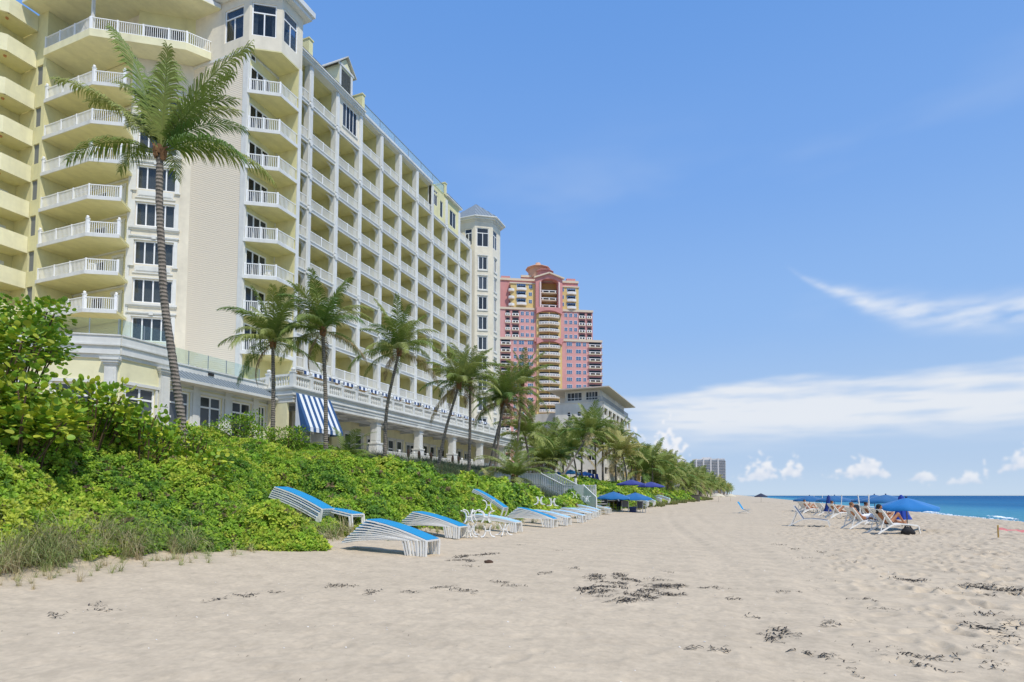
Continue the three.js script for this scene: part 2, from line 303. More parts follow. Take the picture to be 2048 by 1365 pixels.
// ================= sea =================
(function sea() {
  const xs = []; for (let x = 20; x < 60; x += .8) xs.push(x); for (let x = 60; x < 30000; x *= 1.09) xs.push(x);
  const ns = []; for (let n = -400; n < -40; n += 40) ns.push(n); for (let n = -40; n < 260; n += 2.5) ns.push(n); for (let n = 260; n < 40000; n *= 1.09) ns.push(n);
  const X = xs.length, Y = ns.length, pos = [], clr = [], uv = [], idx = [];
  const shallow = [.08, .28, .37], mid = [.026, .155, .30], deep = [.014, .108, .25];
  for (const n of ns) for (const x of xs) {
    const s = x - 26.4, near = smooth(1 - s / 90);
    const y = -1.2 + (n < 260 && n > -40 && x < 200 ? .16 * near * fbm(x * .10 + 3, n * .055, 1, 3) + .05 * fbm(x * .5, n * .22, 2, 2) : 0) + .16 * Math.exp(-(((s - 3.2 - 1.2 * noise(n * .06, 2)) / 1.1) ** 2)) * smooth(.5 + 2 * noise(n * .045, 7));
    pos.push(x, y, -n); uv.push(x, n);
    const t1 = smooth((s + 6 * fbm(x * .03, n * .012, 5, 3)) / 42), t2 = smooth((s - 30 + 50 * fbm(x * .006, n * .003, 8, 3)) / 190);
    for (let k = 0; k < 3; k++) clr.push(mixn(mixn(shallow[k], mid[k], t1), deep[k], t2) * (1 + .25 * fbm(x * .02, n * .008, 6, 3)));
  }
  for (let j = 0; j + 1 < Y; j++) for (let i = 0; i + 1 < X; i++) { const a = j * X + i; idx.push(a, a + 1, a + X, a + 1, a + X + 1, a + X); }
  const g = new THREE.BufferGeometry(); g.setAttribute('position', new THREE.Float32BufferAttribute(pos, 3)); g.setAttribute('uv', new THREE.Float32BufferAttribute(uv, 2)); g.setAttribute('color', new THREE.Float32BufferAttribute(clr, 3)); g.setIndex(idx); g.computeVertexNormals();
  const wave = dataTex(1024, (u, v) => { const q = Math.pow(.5 * nA(u, v) + .3 * nC(u, v * 2) + .2 * nB(u, v), 1.2); return [q, q, q]; });
  const m = new THREE.MeshPhysicalMaterial({ color: 0xffffff, roughness: .55, specularIntensity: .06, vertexColors: true, bumpMap: rep(wave, .035, .02), bumpScale: 1.1 });
  tag(mesh('sea', g, m, scene), 'turquoise sea turning deep blue towards the horizon', null, null, 'structure');
  // foam of the small breakers along the waterline
  const f = new MB(), r = rng(5);
  for (const [n0, n1, off, wd] of [[50, 66, 1.2, .9], [67, 74, 2.6, .7], [84, 103, 3.4, 1.2], [110, 124, 2.2, .8], [30, 48, .9, .8], [130, 190, 1.6, 1], [36, 70, .25, .35], [70, 130, .3, .4]]) {
    const L = n1 - n0, k = Math.round(L / .16);
    for (let i = 0; i < k; i++) {
      const n = n0 + L * i / k, taper = Math.sin(Math.PI * (i + .5) / k), x = 26.2 + off + 1.2 * noise(n * .11, off), w = wd * taper * (.5 + .8 * r());
      const s = new THREE.IcosahedronGeometry(1, 1); f.add(s, new THREE.Matrix4().makeScale(w * .22, .03 + .07 * taper * r(), .14 + .16 * r()).setPosition(x + (r() - .5) * 1.1, -1.17 + .07 * taper, -n));
    }
  }
  tag(f.build('sea_foam', std('#eef2f2', .9), scene), 'white foam of small waves breaking on the shore', null, null, 'stuff');
})();
// ================= the resort hotel =================
const LEV = [13.2, 16.3, 19.4, 22.45, 25.5, 28.6, 31.75, 35.0, 38.7];
const hotel = thing('resort_hotel', 'tall cream and yellow beach hotel with rows of white balconies', 'hotel', [-39, 4.4, 55]);
(function buildHotel() {
  const H = hotel, B = H.position, FX = -37.5, BAY = 3.87, line = (i) => 42.75 + BAY * i, N0 = 38.72, N1 = line(9) - .3;
  const place = (g, x, y, n) => { g.position.set(x - B.x, y - B.y, -n - B.z); H.add(g); return shade(g); };
  // ---- main sea front ----
  new MB().box(-41, FX - 2.4, 4.4, 42.6, N0, N1).build('rear_wall', M.yellow, H);
  for (let i = -1; i <= 9; i++) {
    const n = line(i), top = i === 9 ? 38.6 : i >= 8 ? 42.4 : 42.5;
    new MB().box(FX - .62, FX, 9.7, top, n - .56, n).box(FX, FX + .06, 9.7, top - .02, n - .44, n - .12).build('pillar', M.white, H);
    new MB().box(FX - 2.4, FX - .62, 9.7, top, n - .4, n - .16).build('partition_wall', M.yellow, H);
  }
  for (const L of LEV) {
    new MB().box(FX - 2.4, FX - .2, L - .2, L + .06, N0, N1).build('floor_slab', M.yellow, H);
    new MB().box(FX - .2, FX - .06, L - .24, L + .1, N0, N1).box(FX - .06, FX + .02, L + .02, L + .12, N0, N1).box(FX - .06, FX - .02, L - .26, L - .16, N0, N1).build('slab_edge', M.white, H);
  }
  // balcony: railing, arch brackets and sliding door; origin at the floor on the front line, north edge of its southern pillar
  const W = BAY - .56, Fb = new Fr([0, 0], [0, W]);
  const rail = new MB(); railF(rail, Fb, 0, W, .06, -.16, { h: 1.02, gap: .13, posts: [W / 2], post: .1, bw: .034 });
  const bracket = (s) => { const sh = new THREE.Shape(), r = .82; sh.moveTo(0, 0); sh.lineTo(r, 0); sh.absellipse(r, -r, r, r, Math.PI / 2, Math.PI, false); sh.lineTo(0, 0); const g = new THREE.ExtrudeGeometry(sh, { depth: .16, bevelEnabled: false, curveSegments: 7 }); return g; };
  const brk = (h, side) => { const g = bracket(), m = new THREE.Matrix4(); if (side > 0) m.makeBasis(new THREE.Vector3(0, 0, 1), new THREE.Vector3(0, 1, 0), new THREE.Vector3(-1, 0, 0)).setPosition(-.32, h, -W); else m.makeBasis(new THREE.Vector3(0, 0, -1), new THREE.Vector3(0, 1, 0), new THREE.Vector3(1, 0, 0)).setPosition(-.48, h, 0); return new MB().add(g, m); };
  const doorF = new Fr([-2.4, .2], [-2.4, W - .5]);
  const dframe = new MB(), dglass = new MB();
  dframe.fbox(doorF, 0, .1, .06, 2.35, 0, .07).fbox(doorF, 2, 2.1, .06, 2.35, 0, .07).fbox(doorF, .1, 2, 2.25, 2.35, 0, .07).fbox(doorF, 1, 1.1, .06, 2.25, 0, .07);
  dglass.fbox(doorF, .1, 1, .08, 2.25, .01, .035).fbox(doorF, 1.1, 2, .08, 2.25, .01, .035);
  const geos = { railing: rail.geo(), door_frame: dframe.geo(), door_glass: dglass.geo() };
  const brGeo = {}; for (const h of [3.05, 3.2, 3.65]) brGeo[h] = [brk(h - .22, -1).geo(), brk(h - .22, 1).geo()];
  const medal = (() => { const m = new MB(); m.add(new THREE.CylinderGeometry(.23, .3, .1, 14).rotateZ(-Math.PI / 2)); m.box(-.02, .05, -.34, -.24, -.14, .14).box(-.02, .05, .24, .34, -.3, .3); return m.geo(); })();
  for (let k = 0; k < LEV.length; k++) for (let i = -1; i < 9; i++) {
    if (k === 8 && (i === 1 || i >= 6)) continue;
    const g = new THREE.Group(); g.name = 'balcony';
    mesh('railing', geos.railing, M.rail, g); mesh('door_frame', geos.door_frame, M.rail, g); mesh('door_glass', geos.door_glass, M.glassDeep, g);
    const hh = k >= 8 ? 0 : k === 7 ? 3.65 : k === 6 ? 3.2 : 3.05;
    if (hh && !(k >= 6 && i >= 2)) { mesh('arch_bracket', brGeo[hh][0], M.white, g); mesh('arch_bracket', brGeo[hh][1], M.white, g); }
    place(g, FX, LEV[k], line(i));
  }
  for (let i = 0; i < 9; i++) for (let k = 0; k < 9; k++) if ((i + k) % 2 === 1 || (i === 0 && k > 5)) { const g = new THREE.Mesh(medal, M.white); g.name = 'medallion'; place(g, FX + .09, LEV[k] - .08, line(i) - .28); }
  // top storey closed bays
  const FT = new Fr([FX - .12, line(1)], [FX - .12, line(2) - .56]);
  { const mb = new MB(), h = [47.25 - line(1), 49.6 - line(1), 39.65, 42.2]; openWall(mb, FT, 0, FT.len, 38.82, 42.45, -.3, 0, [h]); mb.build('wall', M.cream, H); windowF(H, FT, ...h, -.06, { cols: 4, mat: M.glassDeep }); new MB().fbox(FT, h[0] - .1, h[1] + .1, 39.5, 39.63, 0, .09).build('sill', M.white, H); }
  const FT2 = new Fr([FX - .12, line(6) - .56], [FX - .12, line(8) - .2]), o2 = FT2.p[1];
  { const holes = [[66.0, 67.15, 40.35, 41.8], [66.15, 67.15, 42.0, 42.35], [67.9, 68.7, 39.45, 41.7], [69.5, 70.05, 39.5, 41.75], [70.7, 72.55, 39.5, 41.75]].map(([a, b, c, d]) => [a - o2, b - o2, c, d]); const mb = new MB(); openWall(mb, FT2, 0, FT2.len, 38.82, 43.0, -.3, 0, holes); mb.build('wall', M.yellow, H); for (const h of holes) windowF(H, FT2, ...h, -.07, { cols: h[1] - h[0] > .9 ? 2 : 1, mat: M.glassDeep, fw: .06 }); new MB().box(-41, FX - .42, 42.6, 43, o2, line(8) - .2).build('roof_slab', M.yellow, H); }
  // eaves, parapets and roof
  const e = new MB(); e.box(FX - .6, FX + .22, 42.45, 42.65, N0, line(2) - .1).box(FX - .6, FX + .34, 42.65, 42.82, N0, line(2) - .1).box(FX - .6, FX + .48, 42.82, 42.95, N0, line(2) - .1); e.build('cornice', M.white, H);
  new MB().quad(V3(FX + .5, 42.98, N0), V3(FX + .5, 42.98, line(2)), V3(FX - 3.4, 46.4, line(2)), V3(FX - 3.4, 46.4, N0)).quad(V3(FX - 3.4, 46.4, N0), V3(FX - 3.4, 46.4, line(2)), V3(FX - 3.4, 42.6, line(2)), V3(FX - 3.4, 42.6, N0)).build('roof', M.greyMetal, H);
  const e2 = new MB(); e2.box(FX - .6, FX + .1, 42.5, 42.7, line(2), line(6) - .56).box(FX - .6, FX + .2, 42.7, 42.95, line(2), line(6) - .56); e2.build('cornice', M.white, H);
  new MB().box(-41, FX - .6, 42.4, 42.7, N0, line(6) - .56).build('roof_slab', M.yellow, H);
  for (const [n0, n1, y0, y1, dx] of [[41.75, 42.3, 42.95, 44.7, .2], [50.0, 50.45, 42.95, 44.7, .2], [68.85, 69.4, 43, 44.55, .05]]) new MB().box(FX - 3.4, FX + dx, y0, y1, n0, n1).box(FX - 3.4, FX + dx + .08, y1, y1 + .12, n0 - .06, n1 + .06).build('parapet', M.yellow, H);
  new MB().box(FX - .4, FX + .25, 43.0, 43.2, 69.4, line(8) + .2).quad(V3(FX + .3, 43.22, 69.4), V3(FX + .3, 43.22, line(8) + .2), V3(FX - 3, 45.2, line(8) + .2), V3(FX - 3, 45.2, 69.4)).build('roof_eave', M.white, H);
  for (let n = 50.7; n < 68.6; n += 1.5) new MB().box(FX - .02, FX, 42.98, 44.05, n, n + 1.46).build('glass_panel', M.glassRail, H);
  { const r = new MB(); r.box(FX - .05, FX + .03, 44.05, 44.1, 50.5, 68.8); for (let n = 50.6; n < 68.8; n += 3) r.box(FX - .04, FX + .02, 42.95, 44.05, n, n + .04); r.build('roof_rail', M.greyMetal, H); }
  { const r = new MB(), F = new Fr([FX - .2, line(8)], [FX - .2, line(9) - .2]); railF(r, F, 0, F.len, 38.78, 0, { posts: [0, 1.8, F.len - .05] }); r.build('railing', M.rail, H); }
  // dormer
  const dm = sub('dormer', H);
  { const x0 = FX - .4, nA = 46.95, nB = 49.0, c = (nA + nB) / 2; const mb = new MB(); mb.box(x0 - 4, x0, 43.1, 46.1, nA, nB); mb.tri(V3(x0 + .02, 46.1, nA - .12), V3(x0 + .02, 46.1, nB + .12), V3(x0 + .02, 47.3, c)); mb.build('wall', M.paleYellow, dm);
    const rf = new MB(); for (const s of [-1, 1]) { const nE = c + s * 1.45, a = V3(x0 + .3, 45.95, nE), b = V3(x0 + .3, 47.45, c), up = .12; rf.hexa(a, V3(x0 - 4, 45.95, nE), V3(x0 - 4, 47.45, c), b, V3(x0 + .3, 45.95 + up, nE), V3(x0 - 4, 45.95 + up, nE), V3(x0 - 4, 47.45 + up, c), V3(x0 + .3, 47.45 + up, c)); } rf.build('dormer_roof', std('#c9c4b4', .6), dm);
    new MB().box(x0, x0 + .1, 43.1, 46.0, nA, nA + .2).box(x0, x0 + .1, 43.1, 46, nB - .3, nB).box(x0, x0 + .16, 46.0, 46.2, nA - .25, nB + .25).build('dormer_trim', M.white, dm);
    const lv = new MB(); for (let y = 44.0; y < 45.75; y += .1) lv.hexa(V3(x0 + .02, y, nA + .22), V3(x0 + .1, y, nA + .22), V3(x0 + .1, y, nB - .32), V3(x0 + .02, y, nB - .32), V3(x0 + .01, y + .085, nA + .22), V3(x0 + .05, y + .085, nA + .22), V3(x0 + .05, y + .085, nB - .32), V3(x0 + .01, y + .085, nB - .32)); lv.build('louvre', M.screen, dm); }

  // ---- near corner tower ----
  const C = [-37.4, 34.85], Pp = [-35.25, 36.25], Q = [-35.28, 38.4];
  const FS = new Fr([-43.68, 34.85], C), FC = new Fr(C, Pp), FE = new Fr(Pp, [-35.28, N0]);
  new MB().prism([[-43.9, 35.05], [-37.62, 35.05], [-37.62, 38.4], [-35.28, 38.4], [-35.28, N0], [-37.5, N0], [-43.9, N0]], 4.4, 38.7).build('tower_core', M.cream, H);
  { const s = new MB(); for (let y = 9.8; y < 38.5; y += .17) s.hexa(FS.at(.02, y, -.012), FS.at(5.78, y, -.012), FS.at(5.78, y, -.19), FS.at(.02, y, -.19), FS.at(.02, y + .165, -.027), FS.at(5.78, y + .165, -.027), FS.at(5.78, y + .165, -.19), FS.at(.02, y + .165, -.19)); s.build('lap_siding', M.siding, H).userData.kind = 'stuff'; }
  new MB().fbox(FS, 5.78, 6.28, 4.4, 38.7, -.2, .05).build('corner_board', M.white, H);
  new MB().fbox(FE, 2.12, FE.len, 9.7, 38.7, -.3, .05).build('corner_board', M.white, H);
  new MB().fbox(FS, .0, 5.78, 38.5, 38.7, -.19, .03).build('frieze_board', M.white, H);
  // yellow inner faces of the notch
  new MB().box(-37.62, -37.58, 9.8, 38.6, 35.05, 38.38).build('wall', M.yellow, H);
  new MB().box(-37.58, -35.32, 9.8, 38.6, 38.36, 38.4).build('wall', M.yellow, H);
  const FD = new Fr([-37.58, 34.9], [-37.58, 38.36]);
  for (let k = 0; k < 8; k++) {
    const L = LEV[k], g = sub('balcony', H);
    const poly = [C, Pp, Q, [-37.58, 38.36], [-37.58, 34.85]];
    new MB().prism(poly, L - .2, L + .02).build('floor_slab', M.yellow, g);
    const ed = new MB(); ed.fbox(FC, -.04, FC.len + .05, L - .22, L + .06, .002, .07).fbox(FE, -.03, 2.12, L - .22, L + .06, .002, .07); ed.build('slab_edge', M.white, g);
    const r = new MB(); railF(r, FC, .12, FC.len, L + .02, -.09, { posts: [.15, 1.3, FC.len - .03], post: .11, gap: .145, bw: .038 }); railF(r, FE, .02, 2.1, L + .02, -.09, { posts: [], gap: .145, bw: .038 }); r.build('railing', M.rail, g);
    const top = k === 7 ? 3.4 : 2.62;
    windowF(g, FD, .3, 2.5, L + .05, L + 2.45, .03, { cols: 3, mat: M.glassDeep, fw: .12, name: 'balcony_door' });
    if (k === 7) windowF(g, FD, .3, .85, L + 3.0, L + 3.5, .03, { cols: 1, mat: M.glassDeep, name: 'small_window' });
    if (k === 7) new MB().fbox(FD, 1, 3.4, L + 3.35, L + 3.55, 0, .06).build('trim', M.white, g);
  }
  // belvedere storey
  { const y0 = 38.7, y1 = 43.5, t = .3, w = [39.82, 42.68];
    const mb = new MB(), hS = [3.53, 5.62, ...w], hC = [.18, FC.len - .45, ...w], hE = [.2, 1.86, ...w];
    openWall(mb, FS, -2, FS.len, y0, y1, -t, 0, [hS]); openWall(mb, FC, 0, FC.len, y0, y1, -t, 0, [hC]); openWall(mb, FE, 0, FE.len, y0, y1, -t, 0, [hE]); mb.build('belvedere_wall', M.cream, H);
    for (const [F, h] of [[FS, hS], [FC, hC], [FE, hE]]) windowF(H, F, ...h, -.1, { cols: 2, rows: [0, .72, 1], mat: M.tint, splitTop: false, fw: .1 });
    new MB().prism([[-45, 35.1], [-37.5, 35.1], [-35.55, 36.4], [-35.55, N0], [-45, N0]].map(([a, b]) => [a - .0, b + .0]), y0 + .02, y0 + .1).build('belvedere_floor', M.yellow, H);
    new MB().box(-43, -36.9, 38.85, 43.3, 37.2, 37.3).build('room_wall', M.curtainPale, H);
    const cu = new MB(); const curtain = (F, a, b) => { for (let u = a; u < b; u += .07) cu.fbox(F, u, u + .07, w[0], w[1], -.42 - .03 * ((Math.round(u / .07)) % 2), -.40 - .03 * ((Math.round(u / .07)) % 2)); };
    curtain(FS, 3.5, 4.0); curtain(FS, 5.2, 5.6); curtain(FC, .2, .5); curtain(FC, 1.7, 2.1); curtain(FE, .2, .6); cu.build('curtain', M.curtainPale, H);
    const soff = new MB(); soff.prism([C, Pp, [-35.28, 38.38], [-37.56, 38.36], [-37.56, 34.9]], 38.6, 38.69).build('soffit', M.yellow, H);
    const ro = [[-45.5, 34.3], [-37.2, 34.3], [-34.7, 35.95], [-34.7, 39.2], [-45.5, 39.2]]; new MB().prism(ro, y1, y1 + .35).prism(ro.map(([a, b]) => [a + (a > -40 ? .2 : 0), b - (b < 36.5 ? .2 : -.2)]), y1 + .35, y1 + .8).build('cornice', M.white, H);
    new MB().prism(ro, y1 + .8, y1 + 5, [[-45, 37], [-39, 36.6], [-38.6, 36.9], [-38.6, 37.2], [-45, 37.4]]).build('roof', M.greyMetal, H);
  }
  // ---- angled window wall, lap-sided balcony bays and the wing at the left ----
  const FW = new Fr([-47.25, 32.35], [-43.68, 34.85]);
  const tops = [16.47, 19.73, 22.98, 26.28, 29.45, 32.6, 35.75];
  { const holes = tops.map((t) => [.28, 3.28, t - 2.03, t]); const mb = new MB(); openWall(mb, FW, 0, FW.len + .1, 4.4, 39.2, -.45, 0, holes); mb.build('window_wall', M.cream, H);
    holes.forEach((h, k) => {
      windowF(H, FW, ...h, -.12, { cols: 4, mat: M.tint, fw: .1 });
      const cu = new MB(), r = rng(40 + k); for (let u = h[0]; u < h[1] - .04; u += .075) { const z = -.36 - .045 * (Math.round(u / .075) % 2) - .02 * r(); cu.fbox(FW, u, u + .075, h[2], h[3], z - .02, z); } cu.build('curtain', k % 3 === 1 ? M.curtainPale : M.curtain, H);
      const tr = sub('window_surround', H); const m = new MB();
      m.fbox(FW, -.02, .26, h[2] - .1, h[3] + .12, 0, .07).fbox(FW, 3.3, 3.58, h[2] - .1, h[3] + .12, 0, .07);
      if (k % 2 === 1) { m.fbox(FW, -.15, 3.7, h[2] - .26, h[2] - .1, 0, .18).fbox(FW, -.08, 3.63, h[2] - .36, h[2] - .26, 0, .1); }
      else { m.fbox(FW, .4, 3.1, h[2] - .62, h[2] - .14, 0, .05).fbox(FW, .52, 2.98, h[2] - .55, h[2] - .2, .05, .03 + .05).fbox(FW, .25, 3.3, h[2] - .78, h[2] - .68, 0, .08); m.fbox(FW, -.1, .34, h[2] - .2, h[2] - .1, 0, .14).fbox(FW, 3.22, 3.66, h[2] - .2, h[2] - .1, 0, .14); }
      if (k % 2 === 0) m.fbox(FW, -.12, 3.68, h[3] + .3, h[3] + .42, 0, .16).fbox(FW, -.05, 3.6, h[3] + .2, h[3] + .3, 0, .1).fbox(FW, 1.62, 1.94, h[3] + .16, h[3] + .46, 0, .19);
      m.fbox(FW, .24, 3.32, h[3] + .02, h[3] + .12, 0, .09); m.build('moulding', M.white, tr);
    }); }
  new MB().prism([[-57.4, 32.62], [-47.45, 32.62], [-44.1, 35], [-44.1, N0], [-57.4, N0]], 4.4, 43.4).build('wing_core', M.cream, H);
  new MB().fbox(FW, -.3, -.02, 4.4, 39.2, -.5, .04).build('corner_board', M.white, H);
  const FL = new Fr([-54.4, 32.35], [-47.5, 32.35]);
  { const s = new MB(); for (let y = 9.8; y < 39; y += .19) s.hexa(FL.at(0, y, -.006), FL.at(FL.len, y, -.006), FL.at(FL.len, y, -.26), FL.at(0, y, -.26), FL.at(0, y + .185, -.03), FL.at(FL.len, y + .185, -.03), FL.at(FL.len, y + .185, -.26), FL.at(0, y + .185, -.26)); s.build('lap_siding', M.sidingYellow, H).userData.kind = 'stuff'; }
  const W0 = [-54.4, 29.45], P1 = [-48.3, 29.5], E1 = [-46.2, 30.75], FA = new Fr(W0, P1), FB = new Fr(P1, E1);
  new MB().box(-54.7, -54.42, 4.4, 43.3, 29.45, 32.6).build('wall', M.yellow, H);
  const finial = (mb, F, u, y, d) => { mb.fbox(F, u - .1, u + .1, y, y + 1.22, d - .1, d + .1).fbox(F, u - .13, u + .13, y + 1.22, y + 1.28, d - .13, d + .13); const [x, n] = F.xn(u, d); mb.lathe([[.07, 0], [.1, .05], [.115, .12], [.09, .2], [0, .24]], x, y + 1.28, n, 8); };
  for (let k = 1; k < 8; k++) {
    const L = LEV[k], g = sub('balcony', H), poly = [W0, P1, E1, [-47.3, 32.3], [-54.4, 32.3]];
    new MB().prism(poly, L - .2, L + .02).build('floor_slab', M.yellow, g);
    const ed = new MB(); ed.fbox(FA, 0, FA.len + .02, L - .22, L + .07, .002, .07).fbox(FB, -.02, FB.len, L - .22, L + .07, .002, .07); ed.build('slab_edge', M.white, g);
    const fan = k % 2 === 1 && k !== 1 ? true : k === 1 || k === 3, r = new MB(), big = (k === 1 || k === 3 || k === 5 || k === 7);
    railF(r, FA, .06, FA.len, L + .02, -.1, { posts: big ? [FA.len * .36, FA.len * .68] : [.08, FA.len * .36, FA.len * .68, FA.len - .04], post: .11, gap: .16, bw: .038 });
    railF(r, FB, .04, FB.len - .04, L + .02, -.1, { posts: big ? [] : [FB.len - .08], post: .11, gap: .16, bw: .038 });
    if (big) { finial(r, FA, .12, L + .02, -.1); finial(r, FA, FA.len - .04, L + .02, -.1); finial(r, FB, FB.len - .12, L + .02, -.1); }
    r.build('railing', M.rail, g);
    windowF(g, FL, 2.6, 4.1, L + .1, L + 2.2, .03, { cols: 2, mat: M.glassDeep, fw: .08, name: 'balcony_door' });
    const d = new MB(); d.fbox(FL, 5.25, 6.2, L + .03, L + 2.1, .01, .04); d.build('door', M.doorWhite, g);
    const tr = new MB(); tr.fbox(FL, 5.1, 5.25, L + .03, L + 2.2, 0, .07).fbox(FL, 6.2, 6.35, L + .03, L + 2.2, 0, .07).fbox(FL, 5.02, 6.43, L + 2.2, L + 2.45, 0, .1); tr.build('door_trim', M.white, g);
    new MB().fbox(FL, 0, FL.len, L + 2.7, L + 2.86, .01, .06).build('trim', M.white, g);
  }
  // top wrap-round balcony and the eave above it
  { const g = sub('balcony', H), y = 39.1, pts = [[-54.4, 29.2], [-48.5, 29.2], [-42.6, 33.2], [-41.6, 34.82]];
    new MB().prism([...pts, [-43.7, 34.82], [-47.3, 32.3], [-54.4, 32.3]], y - .3, y + .32).build('floor_slab', M.paleYellow, g);
    const r = new MB(); for (let i = 0; i < 3; i++) { const F = new Fr(pts[i], pts[i + 1]); const ps = []; for (let u = .06; u < F.len; u += 1.9) ps.push(u); railF(r, F, 0, F.len, y + .32, -.12, { posts: ps, post: .12, gap: .16, bw: .038 }); } r.build('railing', M.rail, g);
    const F1 = new Fr([-54.4, 32.34], [-47.25, 32.34]), F2 = new Fr([-47.25, 32.34], [-43.6, 34.84]);
    windowF(g, F1, 1.2, 3, y + .35, y + 2.6, .04, { mat: M.glassDeep, name: 'balcony_door' }); windowF(g, F2, .4, 3.6, y + .35, y + 2.75, .04, { cols: 3, mat: M.glassDeep, name: 'balcony_door' });
    new MB().fbox(F2, 0, F2.len, y + .3, 43.3, -.3, 0).build('wall', M.yellow, g);
    const [cx, cn] = pts[1]; new MB().box(cx - .15, cx + .05, y + .3, 43.2, cn + .15, cn + .35).build('post', M.white, g);
    const ev = [[-55.6, 28.1], [-48.2, 28.1], [-42.0, 32.3], [-40.6, 34.8], [-44, 36], [-55.6, 34]];
    new MB().prism(ev, 43.0, 43.08).build('soffit', M.paleYellow, H); new MB().prism(ev, 43.08, 43.4).build('eave', M.white, H);
    new MB().prism(ev, 43.4, 46.5, ev.map(([a, b]) => [mixn(a, -49, .5), mixn(b, 34, .5)])).build('roof', M.greyMetal, H); }
  // wing with solid parapets
  { const FG = new Fr([-55.75, 29.45], [-54.705, 29.45]); const holes = LEV.map((L) => [.12, .92, L - 2.1, L - .35]); const mb = new MB(); openWall(mb, FG, 0, FG.len, 4.4, 43, -.25, 0, holes); mb.build('wall', M.yellow, H); for (const h of holes) new MB().fbox(FG, ...h, -.16, -.12).build('screen', M.screen, H);
    new MB().box(-58.4, -57.9, 4.4, 43.3, 20, 32.6).build('wall', M.yellow, H); new MB().box(-57.9, -55.75, 4.4, 43, 29.5, 29.7).build('wall', M.yellow, H);
    const FP = new Fr([-55.75, 27.3], [-55.75, 29.44]), FQ = new Fr([-58.4, 24.2], [-55.75, 27.3]);
    for (const L of [...LEV.slice(1), 42.0]) { const g = sub('balcony', H); new MB().fbox(FP, 0, FP.len, L - .45, L + .95, -.2, 0).fbox(FQ, -3, FQ.len, L - .45, L + .95, -.2, 0).build('parapet', M.paleYellow, g); new MB().prism([[-57.9, 22], [-55.95, 27.3], [-55.95, 29.44], [-57.9, 29.44]], L - .4, L - .2).build('floor_slab', M.yellow, g);
      new MB().box(-57.9, -57.86, L - .1, L + 2, 28.0, 28.9).build('door', M.doorWhite, g);
      const lt = new MB(); lt.lathe([[.0, -.1], [.1, -.08], [.12, 0], [.12, .04]], -56.6, L - .44, 27.6, 8); lt.build('ceiling_light', std('#c98d5a', .5), g); } }
  // terrace-level wall behind the awnings
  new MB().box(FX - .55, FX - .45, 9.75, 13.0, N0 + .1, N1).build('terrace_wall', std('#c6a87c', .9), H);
  for (let i = -1; i < 9; i++) { const F = new Fr([FX - .45, line(i) + .3], [FX - .45, line(i + 1) - .8]); windowF(H, F, .1, F.len - .1, 9.8, 12.2, .03, { cols: 3, mat: M.glassDeep, name: 'terrace_door' }); }

  // door curtains drawn in some rooms
  const cg = new MB().fbox(doorF, .12, .98, .1, 2.24, .036, .05).geo(), cg2 = new MB().fbox(doorF, 1.12, 1.98, .1, 2.24, .036, .05).geo(), rr = rng(17);
  for (let k = 0; k < LEV.length; k++) for (let i = -1; i < 9; i++) { if (k === 8 && (i === 1 || i >= 6)) continue; const q = rr(); if (q > .6) continue; const m = new THREE.Mesh(q < .35 ? cg2 : cg, q < .2 ? M.curtainPale : M.curtain); m.name = 'door_curtain'; place(m, FX, LEV[k], line(i)); }
  // ---- far octagonal tower ----
  const A0 = [-37.2, 78.0], A1 = [-34.9, 79.5], A2 = [-34.9, 82.4], GS = new Fr([-41, 78], A0), GC = new Fr(A0, A1), GE = new Fr(A1, A2);
  const oct = [[-41, 78], A0, A1, A2, [-37.2, 84], [-41, 84]];
  { const mb = new MB(), hC = [], hE = [];
    for (let k = 0; k < 9; k++) { const y = 35.8 - 3.08 * k; hC.push([.54, 1.9, y, y + 2]); hE.push([.45, 1.45, y, y + 2]); }
    const bC = [.28, 2.1, 39.35, 42.25], bE = [.1, 1.7, 39.3, 42.2], bS = [2.1, 3.3, 39.6, 42.2];
    openWall(mb, GS, 0, GS.len, 4.4, 43.3, -.3, 0, [bS]); openWall(mb, GC, 0, GC.len, 4.4, 43.3, -.3, 0, [bC, ...hC]); openWall(mb, GE, 0, GE.len, 4.4, 43.3, -.3, 0, [bE, ...hE]); mb.build('tower_wall', M.cream, H);
    new MB().prism([[-41, 78.4], [-37.4, 78.4], [-35.3, 79.8], [-35.3, 82.4], [-37.2, 83.6], [-41, 83.6]], 4.4, 43.2).build('tower_core', M.room, H);
    for (const [F, hs] of [[GC, hC], [GE, hE]]) for (const h of hs) { windowF(H, F, ...h, -.1, { cols: 2, mat: M.glassDark, fw: .09 }); const m = new MB(); m.fbox(F, h[0] - .12, h[1] + .12, h[2] - .22, h[2] - .06, 0, .1).fbox(F, h[0] - .14, h[1] + .14, h[3] + .14, h[3] + .26, 0, .1).fbox(F, h[0] - .1, h[0] - .01, h[2], h[3] + .14, 0, .05).fbox(F, h[1] + .01, h[1] + .1, h[2], h[3] + .14, 0, .05); m.build('moulding', M.white, H); }
    for (const [F, h] of [[GC, bC], [GE, bE], [GS, bS]]) windowF(H, F, ...h, -.1, { cols: 2, rows: [0, .74, 1], splitTop: false, mat: M.glassDark, fw: .1 });
    const out = (k) => oct.map(([a, b]) => { const dx = a + 38.5, dn = b - 81; return [-38.5 + dx * k, 81 + dn * k]; });
    new MB().prism(out(1.03), 43.3, 43.5).prism(out(1.14), 43.5, 43.75).prism(out(1.22), 43.75, 43.9).build('cornice', M.white, H);
    const apex = [-38.3, 47.3, 80.6], rr = out(1.2); const rf = new MB(); rr.forEach((p, i) => { const q = rr[(i + 1) % 6]; rf.tri(V3(p[0], 43.9, p[1]), V3(q[0], 43.9, q[1]), V3(...apex)); }); rf.build('roof', M.roofGrey, H);
